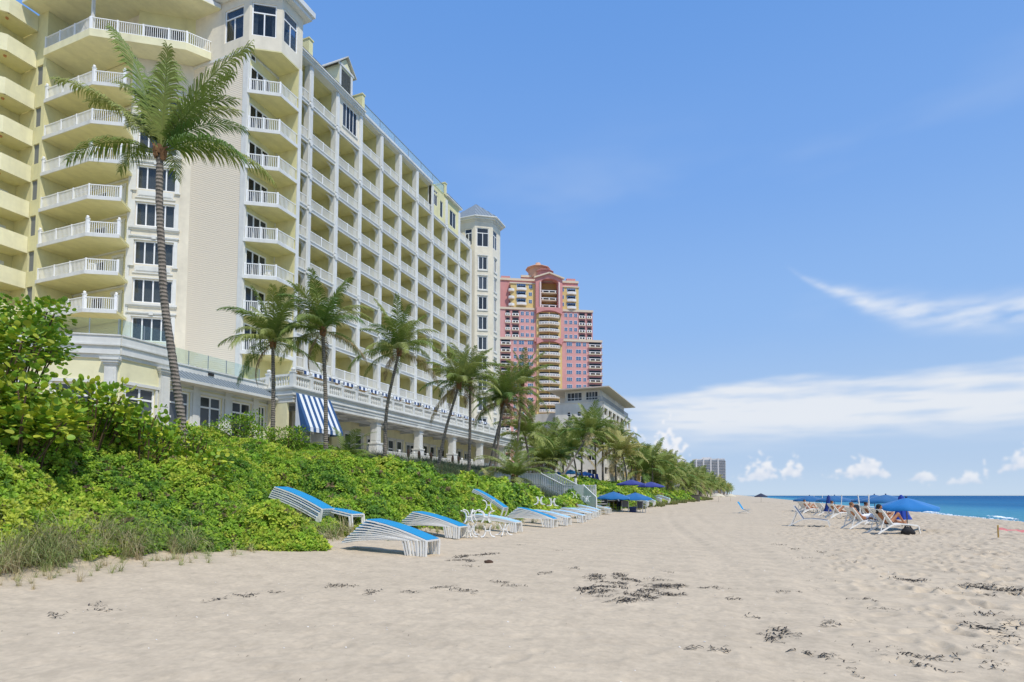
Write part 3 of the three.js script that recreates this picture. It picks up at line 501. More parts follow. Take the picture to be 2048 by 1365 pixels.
    const sm = new MB(); rr.forEach((p, i) => { const q = rr[(i + 1) % 6], L = Math.hypot(q[0] - p[0], q[1] - p[1]), k = Math.round(L / .5); for (let j = 0; j < k; j++) { const t = (j + .5) / k, s = 1 - Math.abs(2 * t - 1), b = V3(mixn(p[0], q[0], t), 43.93, mixn(p[1], q[1], t)), m = V3((p[0] + q[0]) / 2, 43.93, (p[1] + q[1]) / 2), ap = V3(apex[0], apex[1] + .03, apex[2]), tip = b.clone().add(ap.clone().sub(m).multiplyScalar(s * .96)); if (s > .1) sm.bar(b, tip, .05, .06); } }); sm.build('roof_seams', M.greyMetal, H);
  }
})();
// ================= beachfront restaurant pavilion =================
const pavilion = thing('restaurant_pavilion', 'low yellow pavilion with white parapet and glass rail behind the shrubs', 'pavilion', [-36, 4.3, 27]);
(function () {
  const H = pavilion, c0 = [-38.9, 18.95], c1 = [-33.4, 22.55], F1 = new Fr(c0, c1), F2 = new Fr(c1, [-33.4, 25.7]), F3 = new Fr([-33.55, 25.7], [-33.55, 33.85]);
  // walls with window openings
  const h1 = [[3.2, 5.35, 4.6, 8.05]], h2 = [[.35, 2.2, 4.6, 8.05]], h3 = [[25.75, 27.3], [28.05, 29.8], [30.65, 32.4], [33.05, 33.8]].map(([a, b]) => [a - 25.7, b - 25.7 - .02, 4.6, 8.3]);
  const wl = new MB(); openWall(wl, F1, 0, F1.len, 4.3, 9.5, -.35, 0, h1); openWall(wl, F2, 0, F2.len, 4.3, 9.5, -.35, 0, h2); openWall(wl, F3, 0, F3.len, 4.3, 9.3, -.35, 0, h3); wl.build('wall', M.paleYellow, H);
  new MB().prism([[-45, 19.5], [-39, 19.5], [-33.9, 22.9], [-33.95, 33.8], [-37.3, 34.6], [-45, 34.6]], 4.3, 9.3).build('interior', M.room, H);
  for (const [F, hs] of [[F1, h1], [F2, h2], [F3, h3]]) for (const h of hs) { windowF(H, F, ...h, -.12, { cols: 2, rows: [0, .8, 1], mat: M.glassDark, fw: .11 }); const t = new MB(); t.fbox(F, h[0] - .14, h[0] - .01, h[2], h[3] + .02, 0, .06).fbox(F, h[1] + .01, h[1] + .14, h[2], h[3] + .02, 0, .06).fbox(F, h[0] - .2, h[1] + .2, h[3] + .02, h[3] + .2, 0, .1); t.build('moulding', M.white, H); }
  // pilasters
  const pil = (F, u, y1, w = .62) => { const m = new MB(); m.fbox(F, u - w / 2, u + w / 2, 4.3, y1, 0, .2).fbox(F, u - w * .32, u + w * .32, 7.1, y1 - .35, .2, .23).fbox(F, u - w * .62, u + w * .62, 6.45, 6.6, 0, .27).fbox(F, u - w * .58, u + w * .58, y1 - .14, y1, 0, .26).fbox(F, u - w * .7, u + w * .7, y1, y1 + .14, 0, .34).fbox(F, u - w * .8, u + w * .8, y1 + .14, y1 + .26, 0, .4); m.build('pilaster', M.white, H); };
  pil(F1, 1.7, 9.24); pil(F1, F1.len - .42, 9.24); pil(F2, 2.72, 9.24);
  for (const n of [27.68, 30.22, 32.72]) { const u = n - 25.7, m = new MB(); m.fbox(F3, u - .24, u + .24, 4.3, 8.95, 0, .12).fbox(F3, u - .28, u + .28, 8.7, 8.82, 0, .17); m.build('pilaster', M.white, H); }
  // entablature and parapet of the corner block
  const ring = (F, y0, y1, d) => new MB().fbox(F, -.0, F.len + d * .28, y0, y1, -.5, d);
  const ent = new MB(); for (const [y0, y1, d] of [[9.5, 9.72, .1], [9.72, 9.98, .22], [9.98, 10.22, .14], [10.22, 10.32, .26], [10.32, 10.78, .2], [10.78, 10.86, .26]]) { ent.fbox(F1, 0, F1.len + d * .28, y0, y1, -.5, d).fbox(F2, -d * .28, F2.len, y0, y1, -.5, d - .002); } ent.build('parapet', M.white, H);
  const en2 = new MB(); for (const [y0, y1, d] of [[9.3, 9.55, .06], [9.55, 10.0, .0], [10.0, 10.1, .07]]) en2.fbox(F3, 0, F3.len, y0, y1, -.5, d); en2.build('parapet', M.white, H);
  new MB().fbox(F3, 0, F3.len, 8.62, 8.92, 0, .05).build('frieze_board', M.white, H);
  new MB().fbox(F3, 2.9, 3.35, 9.72, 9.92, 0, .05).build('vent', M.dark, H);
  // standing-seam metal roof along the sea side
  const y0 = 8.95, y1 = 9.62, dx = 1.05, rf = new MB(); rf.hexa(F3.at(-.1, y0 - .06, dx), F3.at(F3.len + .1, y0 - .06, dx), F3.at(F3.len + .1, y1 - .06, .02), F3.at(-.1, y1 - .06, .02), F3.at(-.1, y0, dx), F3.at(F3.len + .1, y0, dx), F3.at(F3.len + .1, y1, .02), F3.at(-.1, y1, .02)); rf.build('metal_roof', M.roofGrey, H);
  const sm = new MB(); for (let u = 0; u < F3.len; u += .3) sm.bar(F3.at(u, y0 + .02, dx), F3.at(u, y1 + .02, .02), .035, .05); sm.build('roof_seams', M.roofGrey, H);
  new MB().fbox(F3, -.12, F3.len + .12, y0 - .2, y0 - .02, dx - .06, dx + .06).fbox(F3, -.1, F3.len + .1, y0 - .18, y0 - .12, .05, dx - .06).build('gutter', M.white, H);
  new MB().prism([[-45, 19.9], [-39.2, 19.9], [-33.9, 23.2], [-33.9, 33.7], [-37.3, 34.6], [-45, 34.6]], 9.3, 9.5).build('terrace_floor', M.white, H);
  // glass guard on top: panes with thin posts
  const run = (F, u0, u1, y, d, st) => { for (let u = u0; u < u1 - .2; u += st) { const b = Math.min(u1, u + st); new MB().fbox(F, u + .02, b - .02, y + .05, y + 1.02, d - .008, d + .008).build('glass_panel', M.clear, H); } const p = new MB(); for (let u = u0; u <= u1 + .01; u += st) p.fbox(F, u - .02, u + .02, y, y + 1.02, d - .02, d + .02); p.build('guard_posts', M.greyMetal, H); };
  run(F1, 1.6, F1.len, 10.86, -.25, 1.6); run(F2, 0, F2.len, 10.86, -.25, 1.55); run(F3, .1, F3.len - .4, 10.1, -.25, 1.5);
})();

// ================= arcade with a terrace on top =================
const arcade = thing('terrace_arcade', 'white colonnaded arcade carrying a balustraded terrace in front of the hotel', 'arcade', [-34, 4.4, 58]);
(function () {
  const H = arcade, X = -31.1, NA = 33.9, NB = 82.2, FE = new Fr([X, NA], [X, NB]), FS = new Fr([-33.6, NA], [X, NA]);
  new MB().box(-37.3, X - .05, 8.95, 9.66, NA + .05, NB).build('terrace_slab', M.white, H);
  const fas = new MB(); for (const [y0, y1, d] of [[8.56, 8.85, 0], [8.85, 9.1, .06], [9.1, 9.2, .14], [9.2, 9.5, .08], [9.5, 9.6, .2], [9.6, 9.7, .26]]) { fas.fbox(FE, .51, FE.len, y0, y1, -.5, d).fbox(FS, 0, FS.len + d - .003, y0, y1, -.507, d); } fas.build('fascia', M.white, H);
  const bm = new MB(); for (let n = NA + 3.8; n < NB; n += 3.77) bm.box(-36.2, X - .5, 8.6, 8.95, n - .15, n + .15); for (const x of [-33, -34.8]) bm.box(x - .14, x + .14, 8.68, 8.95, NA + .6, NB); bm.build('ceiling_beams', std('#c9ccd0', .7), H);
  new MB().box(-38, X + 1.2, 3.4, 4.7, NA - .2, NB).build('deck', std('#cfc8ba', .8), H);
  // columns
  const colG = new MB(); colG.box(-.34, .34, 1.75, 3.72, -.34, .34).box(-.24, .24, 1.95, 3.3, -.36, .36).box(-.36, .36, 1.95, 3.3, -.24, .24).box(-.44, .44, 0, 1.62, -.44, .44).box(-.46, .46, .25, 1.4, -.3, .3).box(-.3, .3, .25, 1.4, -.46, .46).box(-.5, .5, 1.62, 1.75, -.5, .5).box(-.5, .5, 0, .2, -.5, .5).box(-.4, .4, 3.3, 3.42, -.4, .4);
  const flare = [[-.36, -.36], [.36, -.36], [.36, .36], [-.36, .36]], fl2 = flare.map(([a, b]) => [a * 1.75, b * 1.75]); colG.prism(flare, 3.6, 3.8, fl2).prism(fl2, 3.8, 3.9);
  const cg = colG.geo(); for (let n = 37.4; n < NB; n += 7.54) { const m = mesh('column', cg, M.white, H); m.position.set(X - .35 - H.position.x, 4.7 - H.position.y, -n - H.position.z); }
  // rear wall with pairs of tall windows and doors
  const FR = new Fr([-36.4, NA + .2], [-36.4, NB]), holes = [], kinds = [];
  for (let b = 0; b < 6; b++) { const u = 4.3 + b * 7.54; for (const [o, w, h] of [[.9, 1.15, 3.1], [2.6, 1.15, 3.1], [4.6, 1.9, 2.9]]) { if (u + o + w > FR.len) continue; holes.push([u + o, u + o + w, 4.75, 4.7 + h]); kinds.push(w); } }
  const w = new MB(); openWall(w, FR, 0, FR.len, 4.7, 8.95, -.3, 0, holes); w.build('rear_wall', M.paleYellow, H);
  new MB().box(-37.6, -36.75, 4.7, 8.9, NA + .2, NB).build('interior', M.room, H);
  holes.forEach((h, i) => { windowF(H, FR, ...h, -.08, { cols: kinds[i] > 1.5 ? 2 : 1, rows: [0, .68, 1], mat: M.glassDark, fw: .12 }); const t = new MB(); t.fbox(FR, h[0] - .16, h[0] - .01, h[2], h[3], 0, .06).fbox(FR, h[1] + .01, h[1] + .16, h[2], h[3], 0, .06).fbox(FR, h[0] - .2, h[1] + .2, h[3] + .01, h[3] + .2, 0, .09); t.build('moulding', M.white, H); });
  for (let n = 37.4; n < NB; n += 7.54) new MB().box(-36.4, -36.1, 4.7, 8.95, n - .4, n + .4).build('pilaster', M.yellow, H);
  // balustrade: posts with ball finials and turned balusters
  const bal = new THREE.LatheGeometry([[.0, .0], [.085, .0], [.085, .06], [.05, .09], [.09, .24], [.095, .34], [.045, .52], [.06, .58], [.05, .62], [.085, .66], [.085, .7]].map(([r, h]) => new THREE.Vector2(r, h)), 6);
  const sect = (F, u0, u1, y) => { const m = new MB(); m.fbox(F, u0, u1, y, y + .17, -.3, -.04).fbox(F, u0, u1, y + .87, y + 1.02, -.31, -.03); const k = Math.round((u1 - u0) / .24); for (let i = 0; i < k; i++) { const p = F.at(u0 + (u1 - u0) * (i + .5) / k, y + .17, -.17); m.add(bal, new THREE.Matrix4().makeTranslation(p.x, p.y, p.z)); } m.build('balustrade', M.white, H); };
  const post = (F, u, y) => { const m = new MB(); m.fbox(F, u - .17, u + .17, y, y + 1.1, -.34, 0).fbox(F, u - .21, u + .21, y + 1.1, y + 1.18, -.38, .04); const p = F.at(u, y + 1.18, -.17); m.lathe([[.1, 0], [.07, .04], [.15, .1], [.17, .19], [.12, .29], [0, .34]], p.x, p.y, -p.z, 10); m.build('post', M.white, H); };
  const st = 1.885; for (let i = 0, u = .17; u < FE.len - .5; u += st, i++) { post(FE, u, 9.7); sect(FE, u + .17, Math.min(FE.len, u + st - .17), 9.7); }
  sect(FS, .17, FS.len - .34, 9.7); post(FS, 0, 9.7);
  const FS2 = new Fr([-36.5, NA + .6], [-33.8, NA + .3]); sect(FS2, 0, FS2.len, 9.7);
  // closed end wall under the terrace
  new MB().box(-33.6, X - .55, 4.7, 8.56, NA + .02, NA + .25).build('end_wall', M.paleYellow, H);
  // rail of the lower deck
  const FL = new Fr([X + 1.1, 44], [X + 1.1, 70]); for (let u = 0; u < FL.len - 1; u += 2.6) { const m = new MB(); railF(m, FL, u, u + 2.6, 4.7, 0, { h: .95, gap: .2, bw: .1, posts: [u + .1], post: .2 }); const p = FL.at(u + .1, 5.7, 0); m.lathe([[.1, 0], [.13, .08], [.1, .18], [0, .22]], p.x, p.y, -p.z, 8); m.build('deck_railing', M.white, H); }
  // ceiling fans and a few lamps
  for (let n = 41.2; n < 80; n += 7.54) { const g = sub('ceiling_fan', H), m = new MB(); m.cyl(V3(-33.4, 8.95, n), V3(-33.4, 8.45, n), .03).cyl(V3(-33.4, 8.46, n), V3(-33.4, 8.3, n), .14, .1, 10); m.build('motor', M.white, g); for (let k = 0; k < 5; k++) { const a = k * Math.PI * .4, b = new MB(); b.bar(V3(-33.4 + .12 * Math.cos(a), 8.38, n + .12 * Math.sin(a)), V3(-33.4 + .75 * Math.cos(a), 8.4, n + .75 * Math.sin(a)), .14, .02); b.build('blade', M.white, g); } }
})();

// ---- striped fabric ----
const navy = std('#26436f', .85), fabricWhite = std('#e9edf2', .85);
const bigAwning = thing('striped_awning', 'large blue and white striped awning sheltering the near end of the arcade', 'awning', [-31, 6.5, 35.7]);
(function () {
  const top = new Fr([-30.92, 34.0], [-30.92, 37.9]), n0 = 34.0, n1 = 37.9, k = 13; const A = new MB(), B = new MB(), yT = 9.25, yB = 6.62, out = 1.25;
  for (let i = 0; i < k; i++) { const u0 = (n1 - n0) * i / k, u1 = (n1 - n0) * (i + 1) / k, m = i % 2 ? A : B; const s = 1.05; // slightly wider at the foot
    const f = (u) => (u - 1.95) * s + 1.95; m.quad(top.at(f(u0), yB, out), top.at(f(u1), yB, out), top.at(u1, yT, .02), top.at(u0, yT, .02)); m.quad(top.at(f(u0), yB - .3, out + .015), top.at(f(u1), yB - .3, out + .015), top.at(f(u1), yB, out), top.at(f(u0), yB, out)); }
  for (const u of [0, 3.9]) { const f = (q) => (q - 1.95) * 1.05 + 1.95; A.tri(top.at(u, yT, .02), top.at(u, yB, .02), top.at(f(u), yB, .62)); B.tri(top.at(u, yT, .02), top.at(f(u), yB, .62), top.at(f(u), yB, out)); B.quad(top.at(u, yB - .3, .02), top.at(f(u), yB - .3, out), top.at(f(u), yB, out), top.at(u, yB, .02)); }
  A.build('white_stripes', fabricWhite, bigAwning); B.build('blue_stripes', std('#2f5686', .85), bigAwning);
  const fr = new MB(); fr.bar(top.at(0, yB, .05), top.at(0, yB, out), .04).bar(top.at(3.9, yB, .05), top.at(3.9, yB, out), .04).bar(top.at(-.1, yB, out - .02), top.at(4, yB, out - .02), .04); fr.build('frame', M.greyMetal, bigAwning);
})();
for (let b = 0; b < 10; b++) {
  const n0 = 39.5 + b * 3.87, n1 = n0 + 3.6, t = thing('terrace_awning', '', 'awning', [-36.6, 12.4, (n0 + n1) / 2], 0, 'striped awnings along the hotel terrace');
  t.userData.label = b === 0 ? 'navy and white striped terrace awning nearest the corner tower' : b === 9 ? 'navy and white striped terrace awning at the far end by the octagonal tower' : ['second', 'third', 'fourth', 'fifth', 'sixth', 'seventh', 'eighth', 'ninth'][b - 1] + ' navy and white striped terrace awning counted from the corner tower';
  const F = new Fr([-37.38, n0], [-37.38, n1]), A = new MB(), B = new MB(), k = 11;
  for (let i = 0; i < k; i++) { const u0 = 3.6 * i / k, u1 = 3.6 * (i + 1) / k, m = i % 2 ? A : B; m.quad(F.at(u0, 12.38, 2.3), F.at(u1, 12.38, 2.3), F.at(u1, 12.98, 0), F.at(u0, 12.98, 0)); m.quad(F.at(u0, 12.06, 2.31), F.at(u1, 12.06, 2.31), F.at(u1, 12.38, 2.3), F.at(u0, 12.38, 2.3)); }
  A.build('white_stripes', fabricWhite, t); B.build('navy_stripes', navy, t);
  new MB().bar(F.at(0, 12.36, 2.27), F.at(3.6, 12.36, 2.27), .05).bar(F.at(.3, 12.9, .1), F.at(.3, 12.36, 2.2), .04).bar(F.at(3.3, 12.9, .1), F.at(3.3, 12.36, 2.2), .04).bar(F.at(-.05, 13.0, .08), F.at(3.65, 13.0, .08), .16).build('frame', M.white, t);
}

// ================= boardwalk stairs from the arcade to the beach =================
const stairs = thing('boardwalk_stairs', 'white wooden boardwalk stairs with picket rails coming down the dune', 'stairs', [-14, .9, 44]);
(function () {
  const pts = [[-23.5, 2.9, 48.4], [-17.76, 2.42, 45.7], [-15.24, 2.36, 44.5], [-13.0, 1.38, 43.4], [-11.3, 1.36, 42.9]], wd = 1.7, white = M.white;
  const deck = std('#a9a59b', .85);
  const lines = []; for (let i = 0; i + 1 < pts.length; i++) lines.push([pts[i], pts[i + 1]]);
  for (const [a, b] of lines) {
    const F = new Fr([a[0], a[2]], [b[0], b[2]]), L = F.len, yy = (u) => mixn(a[1], b[1], u / L);
    const planks = Math.round(L / .28); for (let i = 0; i < planks; i++) { const u = L * (i + .5) / planks; new MB().fbox(F, u - .125, u + .125, yy(u) - .04, yy(u), -wd, 0).build('plank', deck, stairs); }
    const sk = new MB(); for (const d of [0, -wd]) { const q = (u, y, o) => F.at(u, y, d + o); sk.hexa(q(0, yy(0) - .34, .05), q(L, yy(L) - .34, .05), q(L, yy(L) - .34, -.03), q(0, yy(0) - .34, -.03), q(0, yy(0) + .02, .05), q(L, yy(L) + .02, .05), q(L, yy(L) + .02, -.03), q(0, yy(0) + .02, -.03)); } sk.build('stringer', std('#b9b5aa', .8), stairs);
    for (const d of [.02, -wd - .02]) { const m = new MB(); m.bar(F.at(0, yy(0) + 1.02, d), F.at(L, yy(L) + 1.02, d), .11, .07).bar(F.at(0, yy(0) + .14, d), F.at(L, yy(L) + .14, d), .06, .07); const k = Math.round(L / .2); for (let i = 0; i <= k; i++) { const u = L * i / k, w = i === 0 || i === k ? .13 : .085, F2 = F; m.fbox(F2, u - w / 2, u + w / 2, yy(u) - (w > .1 ? 1.6 : .1), yy(u) + (w > .1 ? 1.1 : 1), d - .035, d + .035); } m.build('picket_rail', white, stairs); }
  }
  // solid end panel and the last flight to the sand
  const F = new Fr([-11.3, 42.85], [-10.0, 41.9]), m = new MB(); m.hexa(F.at(0, 1.2, .05), F.at(1.5, .35, .05), F.at(1.5, .35, -.03), F.at(0, 1.2, -.03), F.at(0, 2.42, .05), F.at(1.5, 1.5, .05), F.at(1.5, 1.5, -.03), F.at(0, 2.42, -.03)); m.build('end_panel', white, stairs);
  const F0 = new Fr([-12.1, 43.12], [-11.3, 42.86]); new MB().fbox(F0, 0, F0.len, 1.2, 2.42, .06, .1).build('end_panel', white, stairs);
  for (let i = 0; i < 5; i++) new MB().fbox(F, .1 + i * .28, .38 + i * .28, 1.15 - i * .2, 1.2 - i * .2, -wd, 0).build('tread', deck, stairs);
})();
// ================= buildings further up the coast =================
const pinkTower = thing('pink_tower', 'stepped pink and yellow condominium tower with arched centre and domed roof', 'tower', [-84, 3.5, 252]);
(function () {
  const H = pinkTower, F = new Fr([-99.3, 235.7], [-99.3 + .875, 235.7 + .485]); const U = (px) => (px - 1000) * .2315, Y = (py) => 1.6 + (992 - py) * .2292;
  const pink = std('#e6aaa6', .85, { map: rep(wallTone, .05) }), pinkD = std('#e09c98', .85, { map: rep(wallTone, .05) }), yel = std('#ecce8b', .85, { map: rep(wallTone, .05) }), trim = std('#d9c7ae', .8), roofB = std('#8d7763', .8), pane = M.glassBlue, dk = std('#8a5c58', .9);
  const blk = (name, px0, px1, py0, py1, d0, d1, mat) => new MB().fbox(F, U(px0), U(px1), Y(py1), Y(py0), d0, d1).build(name, mat, H);
  // massing
  blk('podium', 998, 1206, 682, 984, -26, -6, pink); blk('tier', 1000, 1188, 620, 681.9, -24, -6.3, pink);
  blk('tier', 1000, 1161, 556, 619.9, -22, -9, pinkD); blk('parapet', 1004, 1022, 548, 556, -16, -9, pinkD); blk('parapet', 1046, 1126, 545, 556, -20, -11, pinkD); blk('parapet', 1138, 1156, 547, 556, -16, -9.2, pinkD);
  for (const [a, b, y, d] of [[998, 1207, 681, -5.6], [1000, 1189, 619.5, -5.9], [999, 1162, 556, -8.5], [1045, 1127, 545, -10.6]]) new MB().fbox(F, U(a), U(b), Y(y) - .2, Y(y) + .8, d - 1.5, d).build('cornice', trim, H);
  // window types cloned from shared geometry
  const win = (w, h, nx, ny) => { const f = new MB(), p = new MB(), L = new Fr([0, 0], [.875, .485]); f.fbox(L, -w / 2, w / 2, 0, h, -.1, .08); for (let i = 0; i < nx; i++) for (let j = 0; j < ny; j++) p.fbox(L, -w / 2 + .12 + i * (w - .12) / nx, -w / 2 + (i + 1) * (w - .12) / nx, .12 + j * (h - .12) / ny, (j + 1) * (h - .12) / ny, .09, .14); return [f.geo(), p.geo()]; };
  const T = { two: win(1.55, 1.75, 2, 2), wide: win(2.5, 1.75, 2, 2), three: win(2.6, 1.75, 3, 2), bay: win(4.2, 1.9, 5, 2) };
  const frameW = std('#e9e6e2', .6);
  const put = (t, px, py, d) => { const g = new THREE.Group(); g.name = 'window'; const q = F.at(U(px), Y(py) - .9, d); g.position.copy(q.sub(H.position)); mesh('frame', T[t][0], frameW, g); mesh('panes', T[t][1], pane, g); H.add(g); };
  const balc = (px0, px1, py, d, depth, curved, wallMat) => { // a balcony: dark doors behind, floor and white parapet rail
    const g = sub('balcony', H), u0 = U(px0), u1 = U(px1), y = Y(py) - 1.5; const doors = new MB(); doors.fbox(F, u0 + .4, u1 - .4, y + .2, y + 2.5, d - .02, d + .06); doors.build('doors', M.glassDeep, g);
    const s = new MB(), r = new MB(), k = curved ? 8 : 1, bow = (t) => curved ? depth * (.55 + .45 * Math.sin(Math.PI * t)) : depth;
    for (let i = 0; i < k; i++) { const a = i / k, b = (i + 1) / k, ua = mixn(u0, u1, a), ub = mixn(u0, u1, b), pa = bow(a), pb = bow(b); s.hexa(F.at(ua, y, d + pa), F.at(ub, y, d + pb), F.at(ub, y, d), F.at(ua, y, d), F.at(ua, y + .4, d + pa), F.at(ub, y + .4, d + pb), F.at(ub, y + .4, d), F.at(ua, y + .4, d));
      r.hexa(F.at(ua, y + 1.15, d + pa), F.at(ub, y + 1.15, d + pb), F.at(ub, y + 1.15, d + pb - .15), F.at(ua, y + 1.15, d + pa - .15), F.at(ua, y + 1.4, d + pa), F.at(ub, y + 1.4, d + pb), F.at(ub, y + 1.4, d + pb - .15), F.at(ua, y + 1.4, d + pa - .15));
      for (const t of [.1, .5, .9]) { const u = mixn(ua, ub, t), o = mixn(pa, pb, t); r.fbox(F, u - .12 * (curved ? 1 : 2), u + .12 * (curved ? 1 : 2), y + .4, y + 1.15, d + o - .14, d + o - .02); } }
    s.build('floor_slab', trim, g); r.build('railing', frameW, g); return g; };
  // tier rows
  for (let k = 0; k < 18; k++) {
    const y = 687 + 14.3 * k; if (y > 975) break;
    for (const [t, px] of [['two', 1030.5], ['wide', 1043], ['three', 1061], ['three', 1139.5], ['wide', 1158], ['two', 1170.5]]) put(t, px, y, -6);
    balc(1001, 1022, y, -5.9, .9, false); balc(1178, 1205, y, -5.9, .9, false);
    const g = sub('side_balcony', H); new MB().fbox(F, U(1205.5), U(1207), Y(y) - 1.5, Y(y) - 1.1, -20, -5.2).build('floor_slab', trim, g); new MB().fbox(F, U(1206.6), U(1207), Y(y) - .4, Y(y) - .15, -20, -5.2).build('railing', frameW, g);
  }
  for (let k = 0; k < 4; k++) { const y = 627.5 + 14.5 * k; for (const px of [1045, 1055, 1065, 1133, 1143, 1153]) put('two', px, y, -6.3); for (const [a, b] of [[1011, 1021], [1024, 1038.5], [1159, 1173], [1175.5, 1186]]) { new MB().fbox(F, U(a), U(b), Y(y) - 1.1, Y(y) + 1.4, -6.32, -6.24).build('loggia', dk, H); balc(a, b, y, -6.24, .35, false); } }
  // yellow upper bays
  blk('yellow_bay', 1022, 1071, 567, 619, -9, -6.6, yel); blk('yellow_bay', 1122, 1160, 570, 619, -9, -6.6, yel); new MB().fbox(F, U(1020), U(1073), Y(567), Y(564.5), -9, -6.2).fbox(F, U(1120), U(1161), Y(570), Y(567.5), -9, -6.2).build('cornice', trim, H);
  for (let k = 0; k < 3; k++) { const y = 571 + 15 * k; put('bay', 1043, y, -6.6); put('two', 1061.5, y + 1, -6.6); put('two', 1126.5, y + 4, -6.6); put('bay', 1144.5, y + 5, -6.6); balc(1034, 1053, y + 4, -6.5, 1.2, true); balc(1136, 1154, y + 8, -6.5, 1.2, true); balc(1018, 1029, y + 6, -7.4, 1.6, true); }
  // centre: gate frame with arch, bowed balconies below
  const sh = new THREE.Shape(), ua = U(1071), ub = U(1125), um = U(1098), y0 = Y(624), yp = Y(556), yk = Y(547); sh.moveTo(ua, y0); sh.lineTo(ub, y0); sh.lineTo(ub, yp); sh.lineTo(um, yk); sh.lineTo(ua, yp); sh.lineTo(ua, y0);
  const hole = new THREE.Path(), ha = U(1082), hb = U(1116), hy0 = Y(615), hy1 = Y(563); hole.moveTo(ha, hy0); hole.lineTo(ha, hy1); hole.absellipse((ha + hb) / 2, hy1, (hb - ha) / 2, 1.6, Math.PI, 0, true); hole.lineTo(hb, hy0); hole.lineTo(ha, hy0); sh.holes.push(hole);
  const gate = new THREE.ExtrudeGeometry(sh, { depth: 3.2, bevelEnabled: false, curveSegments: 10 }); const bx = new THREE.Matrix4().makeBasis(new THREE.Vector3(.875, 0, -.485), new THREE.Vector3(0, 1, 0), new THREE.Vector3(.485, 0, .875)).setPosition(F.at(0, 0, -8)); new MB().add(gate, bx).build('gate_arch', pinkD, H);
  new MB().bar(F.at(ua - .8, yp, -4.6), F.at(um, yk + .4, -4.6), 1.6, .6).bar(F.at(um, yk + .4, -4.6), F.at(ub + .8, yp, -4.6), 1.6, .6).build('pediment', trim, H);
  for (const px of [1080, 1118]) new MB().cyl(F.at(U(px), Y(616), -4.5), F.at(U(px), Y(564), -4.5), .45, .4, 10).build('column', std('#e8cfc4', .7), H);
  new MB().fbox(F, ha, hb, Y(615), Y(560), -9, -8.6).build('loggia', std('#a8804a', .9), H); for (let k = 0; k < 3; k++) balc(1083, 1115, 578 + 15 * k, -8.5, 2.6, false);
  blk('yellow_bay', 1073, 1122, 624, 676, -6.2, -5.6, yel); blk('yellow_bay', 1073, 1124, 684, 984, -6, -5.4, yel);
  new MB().fbox(F, U(1068), U(1126), Y(686), Y(678), -6, -4.4).build('band', pinkD, H);
  for (const [py, top] of [[624, 0], [686, 0]]) { const s2 = new THREE.Shape(); s2.moveTo(U(1072), 0); s2.quadraticCurveTo(um, 3.2, U(1123), 0); s2.lineTo(U(1123), 3); s2.lineTo(U(1072), 3); const q = new THREE.ExtrudeGeometry(s2, { depth: 1.4, bevelEnabled: false, curveSegments: 10 }); new MB().add(q, bx.clone().setPosition(F.at(0, Y(py) - 1.2, -5.4))).build('arch', pinkD, H); }
  for (let k = 0; k < 4; k++) balc(1077, 1118, 631 + 14.3 * k, -5.55, 2.4, true); for (let k = 0; k < 19; k++) { const y = 693 + 14.3 * k; if (y < 976) balc(1077, 1119, y, -5.35, 2.4, true); }
  new MB().fbox(F, U(1097), U(1098.5), Y(984), Y(626), -5.3, -4.2).build('fin', yel, H);
  // roof pavilion with cupola
  const lan = F.at(U(1080) + .4, 2.4, -13); new MB().lathe([[4.6, Y(556)], [4.6, Y(536)], [5.9, Y(536)], [5.9, Y(534.5)], [3.5, Y(530)], [1.2, Y(528)], [1.2, Y(522)], [.0, Y(521)]], lan.x, 2.4, -lan.z, 10).build('cupola', std('#cfa284', .8), H);
  const l2 = F.at(U(1092), 0, -10.5); new MB().lathe([[4.0, Y(556)], [4.0, Y(541)], [4.8, Y(541)], [4.4, Y(539)], [1.5, Y(536)], [0, Y(535)]], l2.x, 1.2, -l2.z, 8).build('cupola', pinkD, H);
})();

